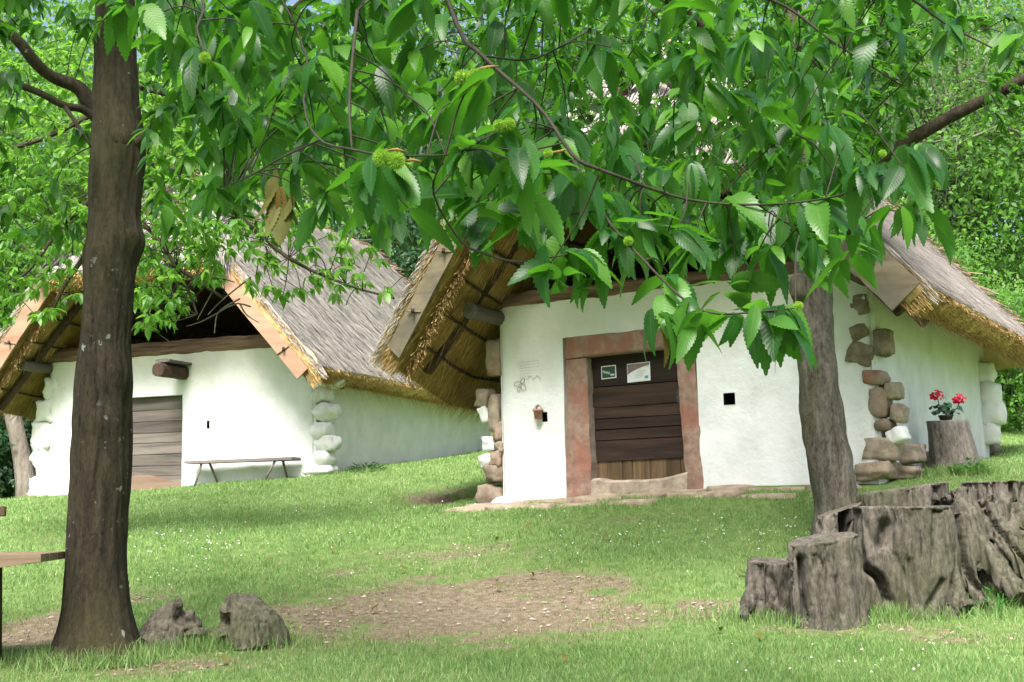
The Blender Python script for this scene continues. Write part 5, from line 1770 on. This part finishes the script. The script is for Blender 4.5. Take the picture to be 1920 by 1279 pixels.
bough([(1075, 300, 3.5), (1130, 400, 3.35), (1190, 470, 3.2), (1280, 560, 3.1), (1340, 588, 3.05), (1430, 584, 3.0), (1492, 578, 3.0)], [.009, .008, .007, .006, .005, .005, .003])
bough([(835, 291, 3.0), (812, 360, 3.1), (862, 450, 3.2), (905, 474, 3.2), (972, 491, 3.15), (1060, 478, 3.1)], [.004, .005, .006, .007, .006, .004])
bough([(660, 280, 3.15), (655, 200, 3.3), (660, 120, 3.5), (670, 20, 3.7)], [.006, .007, .009, .012])
bough([(-1.9, 3.9, 3.5), (330, -40, 3.7), (370, 60, 3.5), (385, 105, 3.3)], [.02, .01, .007, .004])
bough([(.6, 3.95, 3.8), (1290, -60, 4.2), (1460, 5, 4.2), (1565, 80, 4.1), (1690, 160, 4.0)], [.02, .014, .010, .008, .005])
bough([(1.4, 3.7, 3.85), (1560, -160, 4.4), (1740, 20, 4.6), (1860, 90, 4.5)], [.02, .014, .01, .006])
bough([(905, 105, 3.75), (1000, 110, 3.9), (1100, 60, 4.1)], [.008, .006, .005])
bough([(600, 262, 3.3), (520, 300, 3.7), (470, 330, 4.0), (420, 350, 4.3)], [.007, .006, .005, .004])
bough([(1420, 384, 3.5), (1500, 430, 3.5), (1590, 440, 3.5)], [.005, .004, .003])

anch = [(235, 10, 3.7), (290, 30, 3.6), (375, 100, 3.25), (410, 130, 3.4), (470, 60, 3.6), (560, 110, 3.6), (610, 150, 3.6), (690, 90, 3.8), (720, 150, 3.8), (520, 195, 4.2), (450, 220, 4.2), (385, 200, 4.2), (590, 240, 3.8),
        (735, 300, 3.0), (650, 318, 3.2), (690, 300, 3.1), (495, 330, 4.2), (412, 355, 4.4), (880, 158, 3.0), (850, 190, 3.2), (800, 215, 3.6), (950, 240, 3.2), (895, 285, 3.1), (835, 290, 3.0), (960, 300, 3.0), (1010, 290, 3.1), (1050, 330, 3.3), (985, 370, 3.4),
        (1100, 345, 3.6), (1062, 470, 3.1), (1110, 480, 3.15), (1180, 450, 3.3), (1035, 490, 3.1), (1140, 425, 3.35), (1240, 320, 3.6), (1290, 345, 3.7), (1200, 400, 3.5), (1330, 310, 4.2), (1385, 390, 3.6), (1300, 470, 3.5), (1380, 490, 3.6), (1292, 556, 3.1),
        (1320, 582, 3.05), (1395, 590, 3.0), (1440, 582, 3.0), (1492, 578, 3.0), (1262, 592, 3.1), (1290, 610, 3.05), (1460, 470, 3.7), (1550, 372, 3.4), (1640, 320, 3.2), (1690, 310, 3.15), (1600, 400, 3.5), (1668, 390, 3.4), (1560, 430, 3.7), (1625, 440, 3.6), (1500, 440, 3.8), (1440, 430, 3.8), (1380, 440, 3.7), (1335, 455, 3.8), (1420, 475, 3.6), (1540, 470, 3.9), (1470, 360, 4.0), (1580, 350, 3.9), (1720, 400, 3.6), (1250, 440, 3.7), (850, 365, 3.5), (780, 330, 3.3), (765, 390, 3.5),
        (872, 420, 3.5), (600, 385, 4.0), (1255, 515, 3.3), (1350, 420, 3.7), (1160, 360, 3.5), (1270, 430, 3.5), (920, 350, 3.4), (1010, 420, 3.3), (700, 380, 3.6), (1090, 540, 3.2), (1410, 330, 3.9), (1480, 400, 3.7), (560, 330, 4.0), (640, 240, 3.7), (330, 60, 3.8), (430, 20, 3.8)]
anch = anch + [(px + random.uniform(-60, 60), py + random.uniform(-60, 10), Y + random.uniform(.15, .8)) for (px, py, Y) in anch[3:] if py < 470 and random.random() < .9]
rp = sample_poly([(300, -120), (1950, -160), (1950, 60), (1600, 120), (1450, 300), (1300, 330), (900, 330), (560, 300), (420, 200), (300, 60)], 260)
anch += [(x, y, random.uniform(3.6, 7.0)) for (x, y) in rp]
rp = sample_poly([(700, 120), (1560, 60), (1640, 300), (1540, 440), (1300, 440), (1050, 400), (800, 360)], 150)
anch += [(x, y, random.uniform(4.2, 7.5)) for (x, y) in rp]
rp = sample_poly([(250, -60), (760, -60), (800, 230), (560, 280), (400, 240), (270, 130)], 70)
anch += [(x, y, random.uniform(4.2, 7.5)) for (x, y) in rp]
A = np.array([at(*q) for q in anch])
ovh = np.stack([rng.uniform(-5.0, 6, 1300), rng.uniform(-2.0, 9.0, 1300), rng.uniform(3.3, 7.2, 1300)], 1)  # leaves above and behind the lens, put in to shade the foreground
ovh = ovh[ovh[:, 2] > 1.75 + np.abs(ovh[:, 1]) * .455]
near_t.clusters(T_MID, ovh, out_axis(ovh, nb + [0, 0, 3]), rng.integers(6, 10, len(ovh)), .18, 0)
ax = unit(np.stack([rng.normal(0, .5, len(A)), rng.normal(-.15, .4, len(A)), -.2 + .35 * rng.normal(0, 1, len(A))], 1))
near_t.clusters(T_NEAR, A, ax, rng.integers(5, 9, len(A)), .158, 0, spread=1.05, droop=.62, wratio=.185)
sk = np.array(near_t.skel); sk = sk[20:]
for p in np.concatenate([A, ovh]):
    d = np.linalg.norm(sk - p, axis=1); i = int(d.argmin())
    if .03 < d[i] < .35: near_t.twig(sk[i], p, .0018, .10, 5)
    elif rng.random() < .35 and sk[i][2] > p[2] - .02: near_t.twig(p + np.array([1, 1, 0]) * rng.normal(0, .09, 3) + np.array([0, 0, .12 + .1 * rng.random()]), p, .0018, .10, 5)
# withered leaves caught on a broken twig
dl = np.array([at(512, 350, 4.1), at(548, 385, 4.1), at(530, 360, 4.1)])
near_t.clusters(T_NEAR, dl, np.array([[0, 0, -1.]] * 3), [3, 3, 2], .19, 2, spread=.25, droop=1.5, wratio=.17)
for (px, py, Y) in ((1565, 300, 7.0), (1570, 240, 7.2), (1240, 610, 3.12)):
    near_t.clusters(T_NEAR, np.array([at(px, py, Y)]), np.array([[0, 0, -1.]]), [1], .12, 2, spread=.3, droop=1.2)
near_t.finish(M['twig'], [M['leaf'], M['twig'], M['leaf_dead']])


def burr(px, py, Y, rpx, lobes=2, ang=0.3):
    c = at(px, py, Y); r = rpx * Y / FPX
    mbb = MB()
    cs = [c + np.array([math.cos(ang + 2.6 * k) * r * .55, -.3 * r * (k == 2), math.sin(ang + 2.6 * k) * r * .35]) for k in range(lobes)] if lobes > 1 else [c]
    rr = r * (.72 if lobes > 1 else .8)
    for q in cs:
        V, F = rock_mesh(q, (rr * 1.15,) * 3, 0, px, 0.0, .05, 3); mbb.add(V, F, 0, True)
        n = 1100
        d = unit(rng.normal(0, 1, (n, 3)))
        V, F = straw(q + d * rr * .6, unit(d + rng.normal(0, .18, (n, 3))), unit(np.cross(d, rng.normal(0, 1, (n, 3)))), rr * (.34 + .2 * rng.random(n)), rr * .035, 0.0, .15)
        mbb.add(V, F, 0)
    mbb.build('burr', [M['burr']], near_t.root, near_t.base)


burr(879, 146, 2.96, 22, 3, .4); burr(728, 301, 2.92, 26, 2, -.1); burr(946, 236, 3.1, 18, 2, .5); burr(384, 108, 3.2, 15, 1); burr(1028, 288, 3.05, 12, 1); burr(1497, 574, 2.96, 12, 1); burr(1655, 288, 3.1, 10, 1); burr(1178, 452, 3.2, 12, 1, 0)
for (q) in ([(895, 130, 3.0), (915, 126, 3.0), (935, 124, 3.02)], [(725, 283, 3.02), (745, 280, 3.0), (760, 284, 3.0)], [(760, 302, 3.02), (775, 300, 3.0), (790, 303, 3.0)], [(1035, 286, 3.1), (1050, 284, 3.1), (1062, 280, 3.1)]):
    mb = MB(); mb.tube(pts_from_px(q), [.003, .0042, .002], 0, 6, True, True, .3, 60); mb.build('catkin', [M['catkin']], near_t.root, near_t.base)

# ------------------------------------------------------------------ the wood behind
def wood_tree(name, base, height, rx, ry, z0, n, size, leaf, label, cat='tree', trunk_r=.16, lean=(0, 0), group='trees in the wood behind the cottages', trunk_mat='bark_far', clump=60):
    t = Tree(name, base, label, cat, group)
    b = t.base
    top = b + np.array([lean[0] * height, lean[1] * height, height * .9])
    if trunk_r:
        t.limb([b - [0, 0, .3], b + (top - b) * .35 + rng.normal(0, .12, 3), b + (top - b) * .7 + rng.normal(0, .15, 3), top], [trunk_r * 1.15, trunk_r, trunk_r * .6, trunk_r * .2], 16, 10, .1, 3)
    nc = max(4, n // clump)
    d = unit(rng.normal(0, 1, (nc, 3))); rr = rng.random(nc) ** .45
    cc = b + np.array([lean[0] * height * .6, lean[1] * height * .6, (z0 + height) / 2]) + d * rr[:, None] * np.array([rx, ry, (height - z0) / 2])
    cs = (.32 + .5 * rng.random(nc)) * min(rx, (height - z0) / 2) * .55
    for p in cc[:max(4, nc // 3)]:
        if trunk_r: t.limb([b + (top - b) * rng.uniform(.25, .8), (p + b + (top - b) * .6) / 2 + [0, 0, .2], p], [trunk_r * .32, trunk_r * .2, trunk_r * .1], 7, 5, 0, 1, False)
    idx = rng.integers(0, nc, n)
    g = rng.normal(0, 1, (n, 3)) * .5
    O = cc[idx] + g * cs[idx][:, None] * np.array([1, 1, .55])
    D = unit(rng.normal(0, 1, (n, 3)) + g * .6 + np.array([0, 0, -.45])); N = unit(rng.normal(0, .6, (n, 3)) + np.array([0, -.35, .8]))
    Ls = size * (.6 + .8 * rng.random(n))
    V, F, lc = leaves(T_FAR, O, D, N, Ls, Ls * .27, .5 + 0 * Ls, .15 + .2 * rng.random(n))
    t.put(V, F, lc, 0)
    t.finish(M[trunk_mat], [M[leaf], M['twig']])


def gp(px, Y):
    p = at(px, 900, Y)
    return np.array([p[0], Y, g1(p[0], Y)])


wood = [  # px, Y, height, rx, ry, z0, n, size, leaf, label
    (1560, 33, 11.5, 3.6, 3.0, 1.0, 22000, .155, 'leaf_wood', 'tall green tree rising behind the near cottage roof beyond its ridge'),
    (1850, 30, 10.5, 3.4, 2.6, 0.5, 24000, .13, 'leaf_grey', 'grey-green willow-like tree on the slope past the thatched eave'),
    (2060, 27, 10.0, 3.2, 2.6, 0.3, 16000, .14, 'leaf_wood', 'bright leafy tree at the frame edge above the log stand'),
    (1250, 36, 12.5, 3.8, 3.0, 1.0, 11000, .24, 'leaf_wood', 'tall tree in the wood straight above the near cottage'),
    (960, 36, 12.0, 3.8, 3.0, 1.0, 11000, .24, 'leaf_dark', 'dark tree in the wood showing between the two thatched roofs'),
    (690, 37, 12.5, 3.8, 3.0, 1.0, 11000, .24, 'leaf_wood', 'green tree rising over the back cottage ridge'),
    (420, 38, 12.5, 3.8, 3.0, .6, 11000, .24, 'leaf_bright', 'sunlit tree behind the back cottage gable'),
    (150, 36, 12.0, 3.8, 3.0, .4, 12000, .24, 'leaf_bright', 'sunlit bushy tree seen past the dark trunk over the far thatch'),
    (-130, 33, 14.5, 4.0, 3.0, .3, 13000, .23, 'leaf_wood', 'green tree in the wood past the picnic table side'),
    (1720, 44, 13.5, 4.2, 3.0, .5, 15000, .19, 'leaf_wood', 'farthest pale green tree up the hill behind the thatch corner'),
    (1400, 46, 14.5, 4.4, 3.0, .5, 9000, .28, 'leaf_bright', 'farthest tree on the hill behind the pale forked trunk'),
    (1050, 48, 14.5, 4.6, 3.0, .5, 9000, .28, 'leaf_bright', 'far bright tree on the hill over the middle of the lawn'),
    (760, 47, 14.5, 4.6, 3.0, .5, 9000, .28, 'leaf_bright', 'far sunlit tree between the cottages up the hill'),
    (280, 47, 17.5, 5.0, 3.0, .5, 12000, .28, 'leaf_bright', 'far sunlit tree above the dark trunk and back cottage'),
    (-40, 46, 18.0, 5.2, 3.0, .5, 13000, .28, 'leaf_bright', 'far sunlit tree at the top of the wood beside the dark limbs'),
    (1990, 46, 13.5, 4.6, 3.0, .5, 14000, .2, 'leaf_wood', 'far green tree up the hill over the leafy shrubs'),
]
for (px, Y, h_, rx, ry, z0, n, sz, lf, lab) in wood:
    wood_tree('broadleaf_tree', gp(px, Y), h_, rx, ry, z0, n, sz, lf, lab)
# bushes at the edge of the wood
shr = [(1780, 24.5, 3.6, 1.7, 1.4, 0.0, 15000, .095, 'leaf_wood', 'bright green bush rising behind the thatched eave corner'),
       (1930, 22.5, 2.6, 1.3, 1.2, 0.0, 9000, .09, 'leaf_wood', 'leafy green bush growing on the bank past the log stand'),
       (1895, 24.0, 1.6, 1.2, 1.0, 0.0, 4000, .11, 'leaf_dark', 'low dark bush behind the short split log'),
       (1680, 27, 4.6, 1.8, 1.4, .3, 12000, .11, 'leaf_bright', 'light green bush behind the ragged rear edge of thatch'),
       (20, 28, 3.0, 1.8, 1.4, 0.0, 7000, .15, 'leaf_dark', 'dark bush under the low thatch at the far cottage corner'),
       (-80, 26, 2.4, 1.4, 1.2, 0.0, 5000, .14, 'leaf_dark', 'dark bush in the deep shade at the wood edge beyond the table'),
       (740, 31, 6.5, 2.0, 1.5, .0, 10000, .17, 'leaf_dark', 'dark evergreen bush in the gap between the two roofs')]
for (px, Y, h_, rx, ry, z0, n, sz, lf, lab) in shr:
    wood_tree('shrub', gp(px, Y), h_, rx, ry, z0, n, sz, lf, lab, 'shrub', .05, group='shrubs at the edge of the wood')
# leaning grey trunk past the far cottage corner
b = ghit(52, 930); b = np.array([at(52, 932, 25.5)[0], 25.5, 0]); b[2] = g1(b[0], 25.5)
lt = Tree('broadleaf_tree', b, 'leaning grey tree trunk under the low thatch at the far cottage corner', 'tree', 'trees in the wood behind the cottages')
lt.limb([b - [0, 0, .3], at(48, 900, 25.5), at(38, 840, 25.5), at(20, 770, 25.5), at(-10, 700, 25.6), at(-60, 560, 25.8), at(-100, 430, 26)], [.24, .2, .17, .15, .14, .12, .06], 24, 12, .12, 4)
q = volume_pts([(-260, 250), (60, 250), (60, 480), (-40, 560), (-260, 560)], 60, 24.5, 27)
lt.clusters(T_FAR, q, out_axis(q, b + [0, 0, 4]), rng.integers(18, 30, len(q)), .2, 0, spread=1.4)
lt.finish(M['bark_far'], [M['leaf_wood'], M['twig']])

# fallen leaves lying about the lawn
fallen = [(626, 1040, 'leaf_dead'), (1135, 1015, 'leaf_dead'), (990, 993, 'leaf_dead'), (932, 1018, 'leaf_dead'), (1000, 1085, 'leaf_dead'), (1425, 1205, 'leaf_dead'), (1395, 1083, 'leaf_dead'), (1352, 1190, 'leaf_dead'), (935, 1107, 'leaf_dead'), (700, 1150, 'leaf_dead'), (1060, 1248, 'leaf_dead'), (420, 1248, 'leaf_dead'), (500, 1060, 'leaf_dead'), (760, 1075, 'leaf_dead')]
lab = ['pale fallen leaf on the grass before the bench side', 'orange fallen leaf lying in the clover below the red door frame', 'tan fallen leaf on the grass just below the paving', 'brown fallen leaf on the lawn above the bare earth', 'reddish fallen leaf on the bare earth', 'large tan fallen leaf before the huge stump', 'curled tan leaf at the foot of the stump lobe', 'small yellowish leaf on the foreground grass', 'pale curled leaf in the middle of the bare patch', 'dry leaf on the bare earth near the split stump', 'tan leaf low in the foreground grass', 'yellow leaf in front of the split mossy stump', 'pale leaf on the lawn beyond the split stump', 'dry leaf at the upper edge of the bare earth']
for (px, py, mt), lb in zip(fallen, lab):
    p = ghit(px, py)
    V, F, lc = leaves(T_MID, np.array([[0, 0, .028]]), np.array([[math.cos(px), math.sin(px), .12]]), np.array([[.1, -.5, 1.]]), np.array([.10]), np.array([.024]), np.array([1.1]), np.array([.5]))
    V = V - np.array([math.cos(px) * .06, math.sin(px) * .06, 0])
    o = mesh_obj('fallen_leaf', V, F, M['leaf_dead'], None, smooth=True)
    o.location = (p[0], p[1], p[2] + .03)
    tag(o, lb, 'leaf', 'fallen leaves on the lawn')

# ------------------------------------------------------------------ light, sky, camera
world = bpy.data.worlds.new('World'); scene.world = world; world.use_nodes = True
wn, wl = world.node_tree.nodes, world.node_tree.links
wn.clear()
SUN_EL, SUN_AZ = R(56), R(190)        # azimuth clockwise from +Y: behind the lens, to its side
sky = wn.new('ShaderNodeTexSky'); sky.sky_type = 'NISHITA'; sky.sun_disc = False
sky.sun_elevation = SUN_EL; sky.sun_rotation = SUN_AZ
sky.air_density = 1.0; sky.dust_density = 6.0; sky.ozone_density = 1.0
bg = wn.new('ShaderNodeBackground'); bg.inputs['Strength'].default_value = .075
wo = wn.new('ShaderNodeOutputWorld')
wl.new(sky.outputs[0], bg.inputs[0]); wl.new(bg.outputs[0], wo.inputs[0])
sd_ = bpy.data.lights.new('sun', 'SUN'); sd_.energy = 2.7; sd_.angle = R(24); sd_.color = (1.0, .975, .94)
so = bpy.data.objects.new('sun', sd_); COL.objects.link(so)
dirv = Vector((math.sin(SUN_AZ) * math.cos(SUN_EL), math.cos(SUN_AZ) * math.cos(SUN_EL), math.sin(SUN_EL)))
so.rotation_euler = dirv.to_track_quat('Z', 'Y').to_euler()

cd = bpy.data.cameras.new('camera'); cd.sensor_width = 36; cd.lens = 36 * FPX / 1920; cd.clip_start = .05; cd.clip_end = 1000
co = bpy.data.objects.new('camera', cd); COL.objects.link(co)
from mathutils import Matrix
Mx = Matrix(((_RT[0], _UP[0], -_F[0], CAM[0]), (_RT[1], _UP[1], -_F[1], CAM[1]), (_RT[2], _UP[2], -_F[2], CAM[2]), (0, 0, 0, 1)))
co.matrix_world = Mx
scene.camera = co
vs = scene.view_settings
vs.view_transform = 'Standard'; vs.look = 'None'; vs.gamma = 1; vs.exposure = 2.0
scene.render.engine = 'CYCLES'
cy = scene.cycles
cy.use_denoising = True
cy.max_bounces = 8; cy.diffuse_bounces = 4; cy.glossy_bounces = 2; cy.transmission_bounces = 4
cy.sample_clamp_indirect = 6
